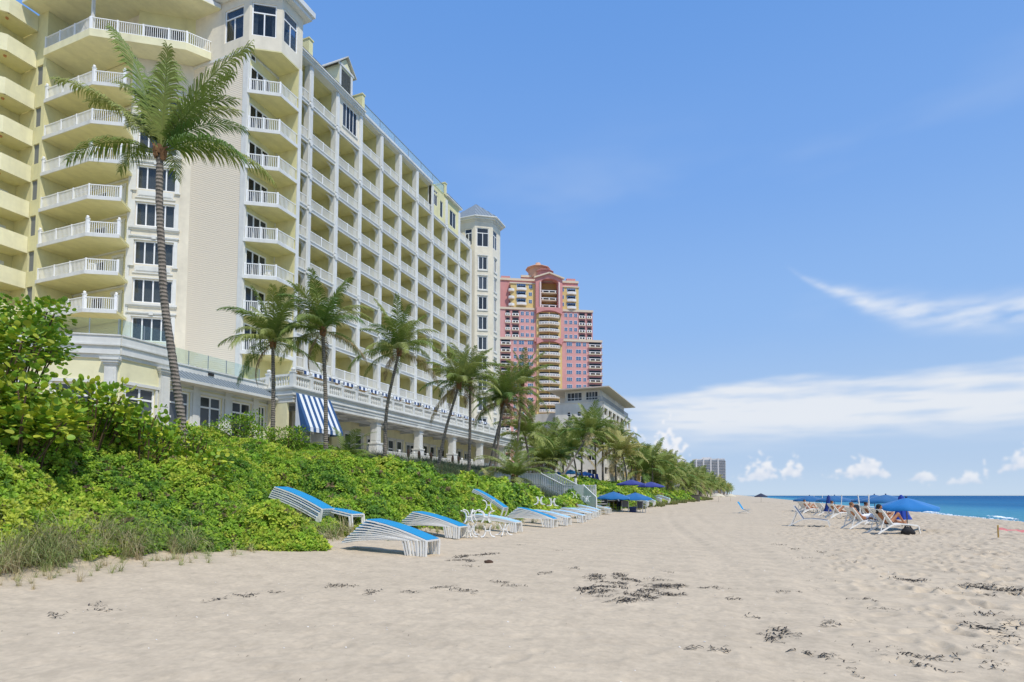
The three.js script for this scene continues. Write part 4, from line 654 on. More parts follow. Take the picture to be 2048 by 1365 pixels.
const greyBlock = thing('white_apartment_block', 'plain off-white five-storey block with overhanging hip roof behind palms', 'apartment block', [-32, 3.5, 120]);
(function () {
  const H = greyBlock, n0 = 113.6, xE = -25.9, wall = std('#f1ebde', .9, { map: rep(wallTone, .08) }), wallD = std('#ddd6ca', .9, { map: rep(wallTone, .08) }), roofR = std('#a3604e', .8), FS = new Fr([-35.8, n0], [xE, n0]), FE = new Fr([xE, n0], [xE, n0 + 30]);
  const hs = []; for (const [k, y] of [17.6, 14.6, 11.7, 8.75, 5.9].entries()) hs.push([2.5, 3.25, y, y + .95], [4.6, 5.4, y, y + .95], [6.6, 8.4, y + (k === 0 ? 0 : -.15), y + .95]);
  const w = new MB(); openWall(w, FS, 0, FS.len, 3.5, 20.3, -.4, 0, hs);
  const he = []; for (let k = 0; k < 5; k++) for (let j = 0; j < 7; j++) he.push([1.2 + j * 4.1, 4.4 + j * 4.1, 5.1 + 3 * k, 7.3 + 3 * k]); openWall(w, FE, .001, FE.len, 3.5, 20.3, -.4, 0, he); w.build('wall', wall, H);
  new MB().box(-35.8, xE - 1.8, 3.5, 20.2, n0 + .5, n0 + 30).build('interior', std('#cfc6b6', .9), H);
  hs.forEach((h, i) => windowF(H, FS, ...h, -.12, { cols: i % 3 === 2 ? 2 : 1, rows: i % 3 === 2 ? [0, 1] : [0, .5, 1], mat: M.glassDeep, fw: .08 }));
  for (const h of he) { const m = new MB(); m.fbox(FE, h[0], h[1], h[2], h[2] + .9, -.25, -.2); m.build('balcony_front', wall, H); }
  new MB().box(-46, -35.8, 3.5, 19.4, n0 + 6, n0 + 28).build('rear_wing', wallD, H);
  new MB().box(-36, xE + .1, 20.3, 20.45, n0 - .1, n0 + 30).build('roof_deck', wall, H);
  // penthouse and roof
  const FP = new Fr([-34, n0 + .8], [xE - .8, n0 + .8]), hp = [[.5, 3.6, 20.9, 22.6], [4.4, 6.9, 20.9, 22.6]]; const p = new MB(); openWall(p, FP, 0, FP.len, 20.45, 22.9, -.3, 0, hp); p.box(xE - 1.1, xE - .8, 20.45, 22.9, n0 + 1.1, n0 + 26).box(-34, xE - 1.1, 20.5, 22.8, n0 + 3, n0 + 26); p.build('penthouse_wall', wall, H);
  for (const h of hp) windowF(H, FP, ...h, -.1, { cols: 4, rows: [0, .3, 1], mat: M.glassDark, fw: .08 });
  const ev = [[-37, n0 - 1.6], [xE + 1.6, n0 - 1.6], [xE + 1.6, n0 + 28], [-37, n0 + 28]]; new MB().prism(ev, 22.9, 23.1).build('eave', std('#c9bfae', .9), H); new MB().prism(ev, 23.1, 24.6, [[-33, n0 + 6], [xE - 3, n0 + 6], [xE - 3, n0 + 22], [-33, n0 + 22]]).build('roof', roofR, H);
  { const r = new MB(); railF(r, FE, .2, 28, 20.45, -.15, { h: 1, gap: .4, bw: .05 }); railF(r, FS, 6.9, FS.len, 20.45, -.15, { h: 1, gap: .4, bw: .05 }); r.build('roof_railing', M.greyMetal, H); }
  new MB().box(-37, -34.5, 19.4, 23.6, n0 + 7, n0 + 10).build('lift_house', wall, H);
})();

const chimneyHouse = thing('chimney_house', 'yellow house with square capped chimneys rising above the palms', 'house', [-33, 3.5, 216]);
(function () {
  const H = chimneyHouse, y = std('#e0bb6a', .85), cap = std('#77503f', .8), w = std('#e9e3d8', .85);
  new MB().box(-44, -26, 3.5, 13.5, 213, 235).build('wall', y, H); new MB().prism([[-45, 212], [-25, 212], [-25, 236], [-45, 236]], 13.5, 16.5, [[-38, 220], [-32, 220], [-32, 228], [-38, 228]]).build('roof', cap, H);
  for (const [x, n, t, s] of [[-36.6, 212.3, 20.2, 1], [-34.8, 213.5, 18.6, .7], [-33.6, 212.5, 18.9, .8], [-32.3, 213.6, 19.6, 1], [-30.1, 214, 17.6, .8]]) { const g = sub('chimney', H); new MB().box(x - .65 * s, x + .65 * s, 12, t - .9, n - .6, n + .6).build('stack', y, g); new MB().box(x - .85 * s, x + .85 * s, t - .9, t, n - .8, n + .8).build('cap', cap, g); }
  const F = new Fr([-40, 212.9], [-26, 212.9]); for (const u of [1.5, 5, 8.5, 11.5]) windowF(H, F, u, u + 1.6, 6, 8.6, .05, { mat: M.glassDark }); new MB().box(-27, -22, 3, 8.6, 206, 225).build('annex', w, H);
})();
function farTower(name, label, x, n, w, dep, h, floors, turn) {
  const H = thing(name, label, 'tower', [x, 2, n]); const F = new Fr([x - w / 2, n], [x + w / 2, n]), wall = std('#ddd8d2', .8), gl = std('#7f8a93', .3, { metalness: .2 });
  new MB().fbox(F, .4, w - .4, 2, h, -dep, -1.2).build('wall', wall, H);
  const FE = new Fr([x + w / 2, n], [x + w / 2, n + dep]);
  for (let k = 0; k < floors; k++) { const y = 6 + (h - 8) * k / floors, s = (h - 8) / floors; new MB().fbox(F, .6, w - .4, y + .5, y + s - .25, -1.2, -.9).fbox(FE, .6, dep - .6, y + .5, y + s - .25, -.4, -.3).build('window_band', gl, H); const q = new MB(); q.fbox(F, 0, w, y, y + .35, -1.2, .3).fbox(FE, -.3, dep, y, y + .35, -.4, .8).fbox(F, 0, w, y + .9, y + 1.15, .05, .2).fbox(FE, -.3, dep, y + .9, y + 1.15, .5, .7); q.build('balcony_band', wall, H); }
  for (let u = w * .12; u < w; u += w * .22) new MB().fbox(F, u, u + 2.2, 4, h + (u > w * .3 && u < w * .6 ? 2 : .6), -2, .5).build('pier', wall, H);
  new MB().fbox(F, w * .3, w * .55, h, h + 3, -dep * .7, -dep * .3).build('penthouse', wall, H);
  return H;
}
farTower('white_high_rise', 'farthest white high-rise slab above the palm tops at the right', -58, 1055, 54, 30, 65, 21);
farTower('white_high_rise', 'smaller white high-rise just left of the farthest slab', -108, 1040, 26, 24, 63, 20);
// ================= vegetation =================
const leafMat = (r, g, b, tr = .32, o = {}) => new THREE.MeshPhysicalMaterial({ color: new THREE.Color(r, g, b), roughness: .75, specularIntensity: .45, transmission: tr, thickness: 0, ior: 1.4, side: THREE.DoubleSide, ...o });
const frondMats = [leafMat(.22, .29, .06, .34), leafMat(.33, .37, .10, .34), leafMat(.46, .43, .15, .34), leafMat(.42, .33, .16, .25), leafMat(.14, .24, .05, .3)];
const rachisMat = std('#8d8a4a', .6), deadMat = leafMat(.33, .23, .12, .15);
const barkTex = dataTex(256, (u, v) => { const ring = .5 + .5 * Math.sin(v * 2 * Math.PI * 12 + 3 * nC(u, v)); const q = .50 + .22 * nA(u, v) + .2 * ring * nB(u, v) + .1 * ring; return [q, q * .97, q * .93]; }, true);
const trunkMat = std('#b9b1a8', .95, { map: rep(barkTex, 1, 1), bumpMap: rep(barkTex, 1, 1), bumpScale: .09 }), bootMat = std('#8a6544', .95);

// one feather frond heading +x: arching rachis, two ranks of drooping leaflets
function frondGeo({ len = 4, elev = 50, droop = 70, n = 46, seed = 1, leaf = .75, wid = .05, hang = .55, torn = .14 }) {
  const r = rng(seed), p = [], idx = [], P = []; const S = 14; let x = 0, y = 0; const a0 = elev * Math.PI / 180, dr = droop * Math.PI / 180, pts = [], tang = [];
  for (let i = 0; i <= S; i++) { const s = i / S, a = a0 - dr * Math.pow(s, 1.35); pts.push([x, y]); tang.push(a); x += Math.cos(a) * len / S; y += Math.sin(a) * len / S; }
  const at = (s) => { const f = clamp(s, 0, .9999) * S, i = Math.floor(f), t = f - i; return [mixn(pts[i][0], pts[i + 1][0], t), mixn(pts[i][1], pts[i + 1][1], t), mixn(tang[i], tang[i + 1], t)]; };
  const push = (a, b, c) => { const k = p.length / 3; p.push(...a, ...b, ...c); idx.push(k, k + 1, k + 2); };
  // rachis: three-sided taper
  const rk = []; for (let i = 0; i <= S; i++) { const w = .035 * len / 4 * (1 - .85 * i / S) + .004, a = tang[i]; rk.push([[pts[i][0] - Math.sin(a) * w, pts[i][1] + Math.cos(a) * w, 0], [pts[i][0], pts[i][1], w], [pts[i][0], pts[i][1], -w]]); }
  for (let i = 0; i < S; i++) for (let k = 0; k < 3; k++) { const a = rk[i][k], b = rk[i][(k + 1) % 3], c = rk[i + 1][(k + 1) % 3], d = rk[i + 1][k]; push(a, b, c); push(a, c, d); }
  const nr = idx.length;
  for (let i = 0; i < n; i++) for (const side of [-1, 1]) {
    if (r() < torn) continue;
    const s = .13 + .87 * (i + r() * .6) / n, [bx, by, a] = at(s), L = leaf * (.35 + .75 * Math.sin(Math.PI * clamp(.12 + s * .83))) * (.85 + .3 * r()) * len / 4;
    const ph = mixn(1.25, .5, s) + (r() - .5) * .22, lift = .18 + (r() - .5) * .3;
    let d = [Math.cos(a) * Math.cos(ph) - Math.sin(a) * lift * .4, Math.sin(a) * Math.cos(ph) + Math.cos(a) * lift * .4, side * Math.sin(ph)];
    let q = [bx, by, 0]; const w = wid * (.8 + .4 * r()); const seg = 3; let prev = null, prevW = 0;
    for (let k = 0; k <= seg; k++) {
      const ww = w * [.55, 1, .75, 0][k] * .5; // across the leaflet, along the rachis
      const across = [Math.cos(a) * ww, Math.sin(a) * ww, 0]; const A = [q[0] - across[0], q[1] - across[1], q[2]], B = [q[0] + across[0], q[1] + across[1], q[2]];
      if (prev) { push(prev[0], prev[1], B); if (k < seg) push(prev[0], B, A); }
      prev = [A, B]; const st = L / seg; q = [q[0] + d[0] * st, q[1] + d[1] * st, q[2] + d[2] * st];
      const h = hang * (k + 1) * (.35 + .3 * r()); d = [d[0] * (1 - .25 * hang), d[1] - h, d[2] * (1 - .25 * hang)]; const m = Math.hypot(...d); d = d.map((v) => v / m);
    }
  }
  const g = new THREE.BufferGeometry(); g.setAttribute('position', new THREE.Float32BufferAttribute(p, 3)); g.setIndex(idx); g.computeVertexNormals(); return g;
}
const near = (e, d, s, o = {}) => frondGeo({ elev: e, droop: d, seed: s, n: 70, wid: .062, leaf: .85, ...o });
const frondSet = { up: [near(84, 34, 1, { hang: .95, leaf: .68 }), near(74, 46, 2, { hang: .9, leaf: .72 }), near(78, 26, 3, { hang: 1.0, leaf: .66 })], mid: [near(58, 66, 4), near(50, 80, 5), near(62, 90, 6)], flat: [near(32, 78, 7, { hang: .75 }), near(22, 74, 8, { hang: .85 }), near(14, 78, 9, { hang: .8 })], low: [near(-8, 62, 10, { hang: .6 }), near(-30, 45, 11, { hang: .5 })] };
const farF = (e, d, s) => frondGeo({ elev: e, droop: d, seed: s, n: 22, wid: .15, leaf: 1.0, torn: .04 });
const farSet = { up: [farF(80, 30, 21), farF(70, 45, 22)], mid: [farF(52, 75, 23), farF(44, 85, 24)], flat: [farF(25, 80, 25), farF(12, 75, 26)], low: [farF(-12, 60, 27)] };
const youngSet = { up: [near(80, 50, 31, { hang: .25 }), near(72, 62, 32, { hang: .25 })], mid: [near(60, 80, 33, { hang: .35 }), near(48, 80, 34, { hang: .4 })], flat: [near(35, 75, 35, { hang: .5 })], low: [near(5, 60, 36)] };

function trunkGeo(pts, r0, r1, sides, rings) {
  const c = new THREE.CatmullRomCurve3(pts), L = c.getLength(), n = rings, pos = [], uv = [], idx = []; const r = rng(Math.round(L * 100));
  for (let i = 0; i <= n; i++) { const t = i / n, q = c.getPointAt(t), f = 1 + .35 * Math.exp(-t * 14), rad = (mixn(r0, r1, t) * f) * (1 + (n > 30 ? .10 * ((i % 2) - .5) + .06 * (r() - .5) : 0)); for (let k = 0; k <= sides; k++) { const a = k / sides * 2 * Math.PI; pos.push(q.x + rad * Math.cos(a), q.y, q.z + rad * Math.sin(a)); uv.push(k / sides, t * L / 1.6); } }
  for (let i = 0; i < n; i++) for (let k = 0; k < sides; k++) { const a = i * (sides + 1) + k, b = a + sides + 1; idx.push(a, b, a + 1, a + 1, b, b + 1); }
  const g = new THREE.BufferGeometry(); g.setAttribute('position', new THREE.Float32BufferAttribute(pos, 3)); g.setAttribute('uv', new THREE.Float32BufferAttribute(uv, 2)); g.setIndex(idx); g.computeVertexNormals(); return g;
}
// palm: base and crown points in world metres, bend pulls the trunk's middle sideways
function palm(label, { pts, r0 = .17, r1 = .11, len = 3.3, seed = 1, fronds = null, count = 24, set = frondSet, tone = 0, group, far = false, name = 'coconut_palm', boots = true, dead = 0 }) {
  const base = pts[0], g = thing(name, label, 'palm tree', base, 0, group), B = g.position, r = rng(seed), V = pts.map(([x, y, n]) => V3(x, y, n).sub(B));
  if (pts.length > 1) mesh('trunk', trunkGeo(V, r0, r1, far ? 6 : 10, far ? 8 : 64), trunkMat, g);
  const top = V[V.length - 1], k = len / 4;
  if (!fronds) { fronds = []; for (let i = 0; i < count; i++) { const t = i / count, kind = t < .22 ? 'up' : t < .58 ? 'mid' : t < .88 ? 'flat' : 'low'; fronds.push([kind, i * 137.5 + r() * 30, 0, 1]); } }
  for (const [kind, az, tilt, sc] of fronds) {
    const list = set[kind], m = new THREE.Mesh(list[Math.floor(r() * list.length)], kind === 'low' && r() < .35 ? frondMats[3] : kind === 'up' ? frondMats[tone === 2 ? 2 : r() < .6 ? 0 : 1] : frondMats[tone === 2 ? (r() < .6 ? 2 : 1) : r() < .5 ? 0 : r() < .75 ? 1 : 4]);
    m.name = 'frond'; m.castShadow = m.receiveShadow = true; m.position.copy(top); m.rotation.set((r() - .5) * .25, (21.8 + az) * Math.PI / 180, (tilt || 0) * Math.PI / 180 + (r() - .5) * .12, 'YXZ'); m.scale.setScalar(k * (sc || 1) * (.88 + .24 * r())); g.add(m);
  }
  for (let i = 0; i < dead; i++) { const m = new THREE.Mesh(set.low[i % set.low.length], deadMat); m.name = 'dead_frond'; m.castShadow = m.receiveShadow = true; m.position.copy(top); m.rotation.set(0, r() * 6.28, -.45 - r() * .3, 'YXZ'); m.scale.setScalar(k * (.55 + .3 * r())); g.add(m); }
  if (!far && boots) { const mb = new MB(); for (let i = 0; i < 46; i++) { const a = r() * 6.28, h = -.34 + r() * .52, rr = (r1 * 1.05 + .10 * (h + .34)) , p0 = new THREE.Vector3(top.x + Math.cos(a) * rr, top.y + h, top.z + Math.sin(a) * rr), p1 = p0.clone().add(new THREE.Vector3(Math.cos(a) * .05, .14, Math.sin(a) * .05)); mb.bar(p0, p1, .09, .07); } const m = mesh('leaf_bases', mb.geo(), bootMat, g); }
  return g;
}
const gy = (x, n) => groundBase(x, n) - .1;
// the tall palm in front of the hotel's corner, frond by frond (azimuth: 0 image right, 90 away, 180 image left)
palm('tallest palm with curved trunk standing before the hotel corner', { pts: [[-18.2, gy(-18.2, 14.9), 14.9], [-18.36, 3.57, 14.76], [-18.51, 4.98, 14.61], [-18.72, 6.75, 14.42], [-18.91, 8.51, 14.23], [-18.96, 10.27, 14.1], [-19.0, 12.03, 13.98], [-18.94, 13.7, 13.9]], r0: .15, r1: .115, len: 4.3, seed: 71,
  fronds: [['up', 165, -4, 1.34], ['up', 120, 0, 1.2], ['up', 15, -10, 1.15], ['up', 185, -22, 1.0], ['up', 350, -26, .98], ['up', 140, -14, .95], ['mid', 25, 20, .9], ['mid', 160, 22, .95], ['up', 75, -10, .9], ['mid', 172, 4, 0.90], ['mid', 8, 6, 0.82], ['mid', 30, 14, 0.77], ['mid', 110, -6, 0.77], ['flat', 182, 2, 0.73], ['flat', 350, 4, 0.82], ['flat', 12, 0, 0.84], ['flat', 150, 6, 0.69], ['mid', 60, -4, 0.73], ['up', 300, 0, .85], ['mid', 140, 14, 0.86]] });
const rowPalms = [
  ['palm with one straight trunk before the pavilion’s metal roof', [-26.3, 27.05], [-26.15, 10.75, 26.75], 3.4],
  ['palm whose trunk crosses the large striped awning', [-24.0, 29.1], [-24.0, 11.7, 28.6], 3.5],
  ['slender palm leaning seaward over the middle of the terrace', [-24.1, 35.6], [-22.93, 11.95, 35.5], 3.7],
  ['shorter leaning palm of the pair before the arcade columns', [-22.6, 40.6], [-20.79, 10.3, 40.78], 3.6],
  ['upright palm of the pair before the arcade columns', [-21.1, 43.2], [-20.84, 11.0, 42.87], 3.3],
  ['palm leaning right beside the arcade’s far end', [-21.3, 47.4], [-19.64, 10.1, 47.7], 3.6],
  ['dark palm with nearly upright trunk at the arcade’s far end', [-20.9, 47.9], [-20.3, 9.9, 48.4], 3.3],
  ['tall slim palm rising behind the boardwalk stairs', [-20.5, 52.0], [-19.64, 12.3, 51.89], 3.5]];
rowPalms.forEach(([label, [bx, bn], c, len], i) => { const r = rng(300 + i), by = gy(bx, bn), mid = [mixn(bx, c[0], .35) + (i === 2 ? -.25 : .1), mixn(by, c[1], .5), mixn(bn, c[2], .5)]; palm(label, { pts: [[bx, by, bn], mid, c], r0: .14, r1: .095, len, seed: 500 + i * 7, count: 23, dead: i % 3 === 1 ? 2 : 1, group: 'palms before the hotel terrace' }); });
// young palms without much trunk
palm('young palm sprouting from the shrubs under the striped awning', { name: 'young_palm', pts: [[-21.6, gy(-21.6, 27.9), 27.9], [-21.6, 3.6, 27.9]], r0: .12, r1: .1, len: 2.3, seed: 61, count: 12, set: youngSet, boots: false });
palm('dark green young palm beside the boardwalk stairs', { name: 'young_palm', pts: [[-16.2, gy(-16.2, 41), 41], [-16.2, 2.9, 41]], r0: .2, r1: .16, len: 3.3, seed: 62, count: 17, set: youngSet });
palm('small light green palm left of the boardwalk stairs', { name: 'young_palm', pts: [[-16.3, gy(-16.3, 36.9), 36.9], [-16.3, 1.9, 36.9]], r0: .14, r1: .1, len: 2.1, seed: 63, count: 11, set: youngSet, tone: 2, boots: false });
// grove before the white block
const grove = [[-24.37, 10.1, 65.24, 0, 'leftmost palm of the grove behind the stairs'], [-28.16, 9.74, 79.93, 0, 'second palm of the grove behind the stairs'], [-27.8, 10.61, 85.41, 1, 'palm before the left edge of the white block'], [-27.21, 11.68, 90.97, 0, 'tall palm before the white block’s blank wall'], [-24.05, 9.65, 84.81, 1, 'low palm before the white block’s middle'], [-23.63, 11.83, 89.15, 0, 'dark palm before the white block’s small windows'], [-23.2, 13.5, 95.69, 0, 'tallest palm of the grove, before the white block’s corner'], [-22.52, 12.21, 98.2, 0, 'bushy palm at the white block’s corner'], [-19.67, 10.7, 94.04, 2, 'yellowish palm right of the white block’s corner'], [-17.44, 9.22, 89.63, 2, 'yellowest low palm at the right end of the grove'], [-23.79, 7.9, 76.39, 1, 'short palm with hanging fronds in mid grove'], [-21.37, 10.53, 120.34, 0, 'palm standing past the white block’s sea side'], [-21.13, 13.01, 104.1, 0, 'tall palm at the white block’s sea side'], [-25.07, 7.41, 73.76, 1, 'lowest palm of the grove behind the stairs']];
grove.forEach(([x, y1, n, tone, label], i) => { const y = y1 - 1.4; const r = rng(900 + i), bx = x + (r() - .5) * 1.6, bn = n + (r() - .5); palm(label, { pts: [[bx, gy(bx, bn), bn], [mixn(bx, x, .3), mixn(3.5, y, .5), n], [x, y, n]], r0: .16, r1: .11, len: 4.2, seed: 700 + i, count: 28, tone, far: true, set: farSet, group: 'palm grove before the white block' }); });
palm('palm with a long trunk leaning far right before the white block', { pts: [[-21.7, gy(-21.7, 69), 69], [-20.3, 5.6, 70.6], [-18.38, 9.75, 73.05]], r0: .17, r1: .12, len: 4, seed: 77, count: 22, far: true, set: farSet, group: 'palm grove before the white block' });
// long belt of palms up the coast
{ const r = rng(4242); for (let i = 0; i < 110; i++) { const t = i / 110, n = 118 * Math.pow(6.2, t) * (.96 + .08 * r()), x = -13.5 - 13 * r(), h = (2.2 + 4.6 * Math.pow(r(), .7)) * (1 + .8 * smooth((n - 180) / 320)), bx = x + (r() - .5) * 2; palm('palm in the long belt along the far beach', { pts: [[bx, gy(bx, n), n], [x, gy(x, n) + h, n]], r0: .2, r1: .14, len: 4.3 + r() * 1.2, seed: 1500 + i, count: 17, far: true, set: farSet, tone: r() < .12 ? 2 : 0, group: 'belt of palms along the far beach' }); } }

// ---------- shrub cover of the dune ----------
function sprigGeo(seed, leaves, size, lw) { const r = rng(seed), p = [], idx = []; for (let i = 0; i < leaves; i++) { const az = i * 2.4 + r(), el = .15 + 1.05 * r(), L = size * (.75 + .5 * r()), w = L * lw, y0 = size * .9 * (i / leaves), d = [Math.cos(az) * Math.cos(el), Math.sin(el), Math.sin(az) * Math.cos(el)], s = [-Math.sin(az), 0, Math.cos(az)], o = [d[0] * size * .18, y0 + d[1] * size * .1, d[2] * size * .18], k = p.length / 3, m = [o[0] + d[0] * L * .5, o[1] + d[1] * L * .5 + L * .04, o[2] + d[2] * L * .5], e = [o[0] + d[0] * L, o[1] + d[1] * L - L * .1, o[2] + d[2] * L]; p.push(...o, m[0] + s[0] * w, m[1] + L * .06, m[2] + s[2] * w, ...m, m[0] - s[0] * w, m[1] + L * .06, m[2] - s[2] * w, ...e); idx.push(k, k + 2, k + 1, k, k + 3, k + 2, k + 1, k + 2, k + 4, k + 2, k + 3, k + 4); } const g = new THREE.BufferGeometry(); g.setAttribute('position', new THREE.Float32BufferAttribute(p, 3)); g.setIndex(idx); g.computeVertexNormals(); return g; }
const shrubMat = leafMat(1, 1, 1, .45), grapeMat = leafMat(1, 1, 1, .36, { roughness: .45 });
function mound(x, n) { const S = 2.3, i0 = Math.floor(x / S), j0 = Math.floor(n / S); let m = 0; for (let i = i0 - 1; i <= i0 + 1; i++) for (let j = j0 - 1; j <= j0 + 1; j++) { const cx = (i + cellHash(i, j, 31)) * S, cn = (j + cellHash(i, j, 32)) * S, rr = 1.1 + .9 * cellHash(i, j, 33), q = 1 - ((x - cx) ** 2 + (n - cn) ** 2) / (rr * rr); if (q > 0) m = Math.max(m, Math.sqrt(q) * (.45 + .75 * cellHash(i, j, 34))); } return m; }
const oats = (x, n) => smooth((n - 33 - .6 * (x + 20)) / 4) * (1 - smooth((n - 58) / 4)) * smooth((toeX(n) - x - 1.2) / 2);
function canopy(x, n) { const inl = 1 - .5 * smooth((toeX(n) - x - 7) / 5) * smooth((n - 14) / 5), gap = 1 - .74 * Math.exp(-(((x + 12.4) / 2.1) ** 2) - (((n - 13.5) / 1.6) ** 2)); const edge = toeX(n) - x + .9 * noise(n * .5, 9.1) + .5 * noise(n * 1.3, 2.2) + 1.9 * Math.exp(-(((n - 12.1) / 1.1) ** 2)); const w = smooth((edge - .15) / 1.9); return gap * inl * w * (.10 + 1.25 * mound(x, n) + .4 * noise(x * 1.1, n * 1.1, 6) + .55 * smooth((13 - n) / 6) * smooth((edge - 1.2) / 2.5) + 1.1 * smooth((14 - n) / 4) * smooth((edge - 3.2) / 2.5)) ; }
function scatter(name, label, geo, mat, spots, kindCol, sizes) {
  const im = new THREE.InstancedMesh(geo, mat, spots.length), q = new THREE.Quaternion(), up = new THREE.Vector3(0, 1, 0), m = new THREE.Matrix4(), c = new THREE.Color(); im.name = numbered(name);
  spots.forEach((s, i) => { q.setFromUnitVectors(up, s.dir.normalize()); q.multiply(new THREE.Quaternion().setFromAxisAngle(up, s.spin)); m.compose(s.pos, q, new THREE.Vector3(s.sc, s.sc * (s.sy || 1), s.sc)); im.setMatrixAt(i, m); im.setColorAt(i, c.setRGB(...s.col)); });
  im.castShadow = im.receiveShadow = true; scene.add(im); return tag(im, label, null, null, 'stuff');
}
const greens = [[.40, .55, .05], [.29, .47, .05], [.56, .62, .08], [.15, .30, .04], [.33, .51, .05]];
(function shrubs() {
  const r = rng(99), A = [], Bs = [];
  const area = (n0, n1, d0, d1, per, sc, list) => { const N = Math.round((n1 - n0) * (d1 - d0) * per); for (let i = 0; i < N; i++) {
    const n = n0 + (n1 - n0) * r(), x = toeX(n) + .6 - (d0 + (d1 - d0) * r()); const c = canopy(x, n) * (1 - .85 * oats(x, n)); if (c < .06 || r() < oats(x, n) * .8) continue;
    const e = .25, gx = (canopy(x + e, n) - canopy(x - e, n)) / (2 * e) + (groundBase(x + e, n) - groundBase(x - e, n)) / (2 * e), gn = (canopy(x, n + e) - canopy(x, n - e)) / (2 * e) + (groundBase(x, n + e) - groundBase(x, n - e)) / (2 * e);
    const dep = r() ** 2.2 * .75, y = groundBase(x, n) + c * (1 - dep) - .06; const patch = fbm(x * .45, n * .45, 33, 3), k = Math.floor(clamp(.5 + patch * 1.5 + (r() - .5) * .7, 0, .99) * 5), g = greens[[3, 1, 0, 4, 2][k]], v = .8 + .45 * r();
    const dead = r() < .03; list.push({ pos: V3(x, y, n), dir: new THREE.Vector3(-gx * .8 + (r() - .5) * .9, 1, gn * .8 + (r() - .5) * .9), spin: r() * 6.28, sc: sc * (.7 + .6 * r()), col: dead ? (r() < .5 ? [.30, .22, .11] : [.16, .11, .06]) : [g[0] * v, g[1] * v, g[2] * v] }); } };
  area(2.5, 16, -2.2, 12, 330, .86, A); area(16, 30, -.4, 18, 150, 1.15, A); area(4, 16, 12, 18, 60, 1.5, A);
  area(30, 52, -.4, 18, 62, 1.7, Bs); area(52, 90, -.4, 11, 32, 2.3, Bs); area(90, 170, -.4, 10, 12, 3.3, Bs);
  scatter('dune_shrubs', 'bright green small-leaved shrubs covering the near dune', sprigGeo(5, 9, .12, .27), shrubMat, A);
  scatter('dune_shrubs', 'green shrubs covering the dune beyond the arcade', sprigGeo(6, 8, .13, .3), shrubMat, Bs);
})();
// ---------- sea grape bushes: twigs and large round leaves ----------
function grapeLeaf(round) { const p = [0, 0, 0], idx = [], k = 9; for (let i = 0; i < k; i++) { const a = i / k * 6.283, w = round ? 1 : .62; p.push(1 + Math.cos(a) * 1, .16 * Math.cos(2 * a) + .12 * Math.abs(Math.sin(a)), Math.sin(a) * w); } p[0] = 1; p[1] = -.08; for (let i = 0; i < k; i++) idx.push(0, 1 + (i + 1) % k, 1 + i); const g = new THREE.BufferGeometry(); g.setAttribute('position', new THREE.Float32BufferAttribute(p, 3)); g.setIndex(idx); g.computeVertexNormals(); return g; }
const gl = [grapeLeaf(true), grapeLeaf(false)];
function bush(name, label, [x, y, n], [rx, ry, rn], leaves, size, kind, seed, yellowness = .3) {
  const g = thing(name, label, 'shrub', [x, gy(x, n), n], 0, 'larger bushes on the dune'), B = g.position, r = rng(seed), tw = new MB(), im = new THREE.InstancedMesh(gl[kind], grapeMat, leaves), q = new THREE.Quaternion(), m = new THREE.Matrix4(), c = new THREE.Color(); const clumps = [];
  for (let i = 0; i < 26; i++) { const u = r() * 2 - 1, a = r() * 6.283, s = Math.sqrt(1 - u * u), f = .55 + .4 * r(); clumps.push(new THREE.Vector3(x + rx * f * s * Math.cos(a), y + ry * f * u, -(n + rn * f * s * Math.sin(a)))); }
  for (const k of clumps) { const b = new THREE.Vector3(x + (r() - .5) * .5, B.y, -(n + (r() - .5) * .5)).sub(B), e = k.clone().sub(B), md = b.clone().lerp(e, .5).add(new THREE.Vector3((r() - .5) * .4, .1, (r() - .5) * .4)); tw.tube([b, md, e], .022, 5, 4); }
  mesh('twigs', tw.geo(), std('#5d4a36', .95), g);
  for (let i = 0; i < leaves; i++) { const k = clumps[Math.floor(r() * clumps.length)], cr = .34 * Math.min(rx, ry) + .12, d = new THREE.Vector3(r() - .5, r() - .5, r() - .5).normalize(), pos = k.clone().addScaledVector(d, cr * Math.cbrt(r())).sub(B); const dir = d.clone().add(new THREE.Vector3((r() - .5) * .8, .25, (r() - .5) * .8)).normalize(); const nrm = new THREE.Vector3((r() - .5) * 1.1, 1, (r() - .5) * 1.1).normalize(), z = new THREE.Vector3().crossVectors(dir, nrm).normalize(), yv = new THREE.Vector3().crossVectors(z, dir); m.makeBasis(dir, yv, z); const s = size * (.65 + .6 * r()); m.scale(new THREE.Vector3(s, s, s)).setPosition(pos); im.setMatrixAt(i, m); const t = r() < yellowness, v = .75 + .5 * r(); im.setColorAt(i, t ? c.setRGB(.50 * v, .55 * v, .06) : c.setRGB(.25 * v, .41 * v, .045)); }
  im.name = 'leaves'; im.userData.kind = 'stuff'; im.castShadow = im.receiveShadow = true; g.add(im); return g;
}
bush('sea_grape', 'big sea grape bush with round leaves at the left edge', [-18.2, 5.0, 8.7], [2.5, 1.6, 1.6], 2600, .072, 0, 11, .35);
bush('sea_grape', 'dense dark sea grape crown topmost at the left, before the hotel wing', [-19.0, 6.1, 9.6], [2.2, .95, 1.4], 2600, .06, 0, 12, .15);
bush('sea_grape', 'sea grape bush with yellowish round leaves below the left crown', [-16.2, 3.55, 8.6], [1.5, 1.0, 1.3], 1500, .08, 0, 13, .55);
bush('broad_leaf_bush', 'bush with long upright leaves before the pavilion', [-17.0, 4.05, 10.7], [1.35, .8, .9], 900, .095, 1, 14, .4);
bush('broad_leaf_bush', 'lower bush with large pointed leaves right of the round-leaved ones', [-16.4, 3.4, 11.7], [1.1, .8, .9], 700, .09, 1, 15, .35);
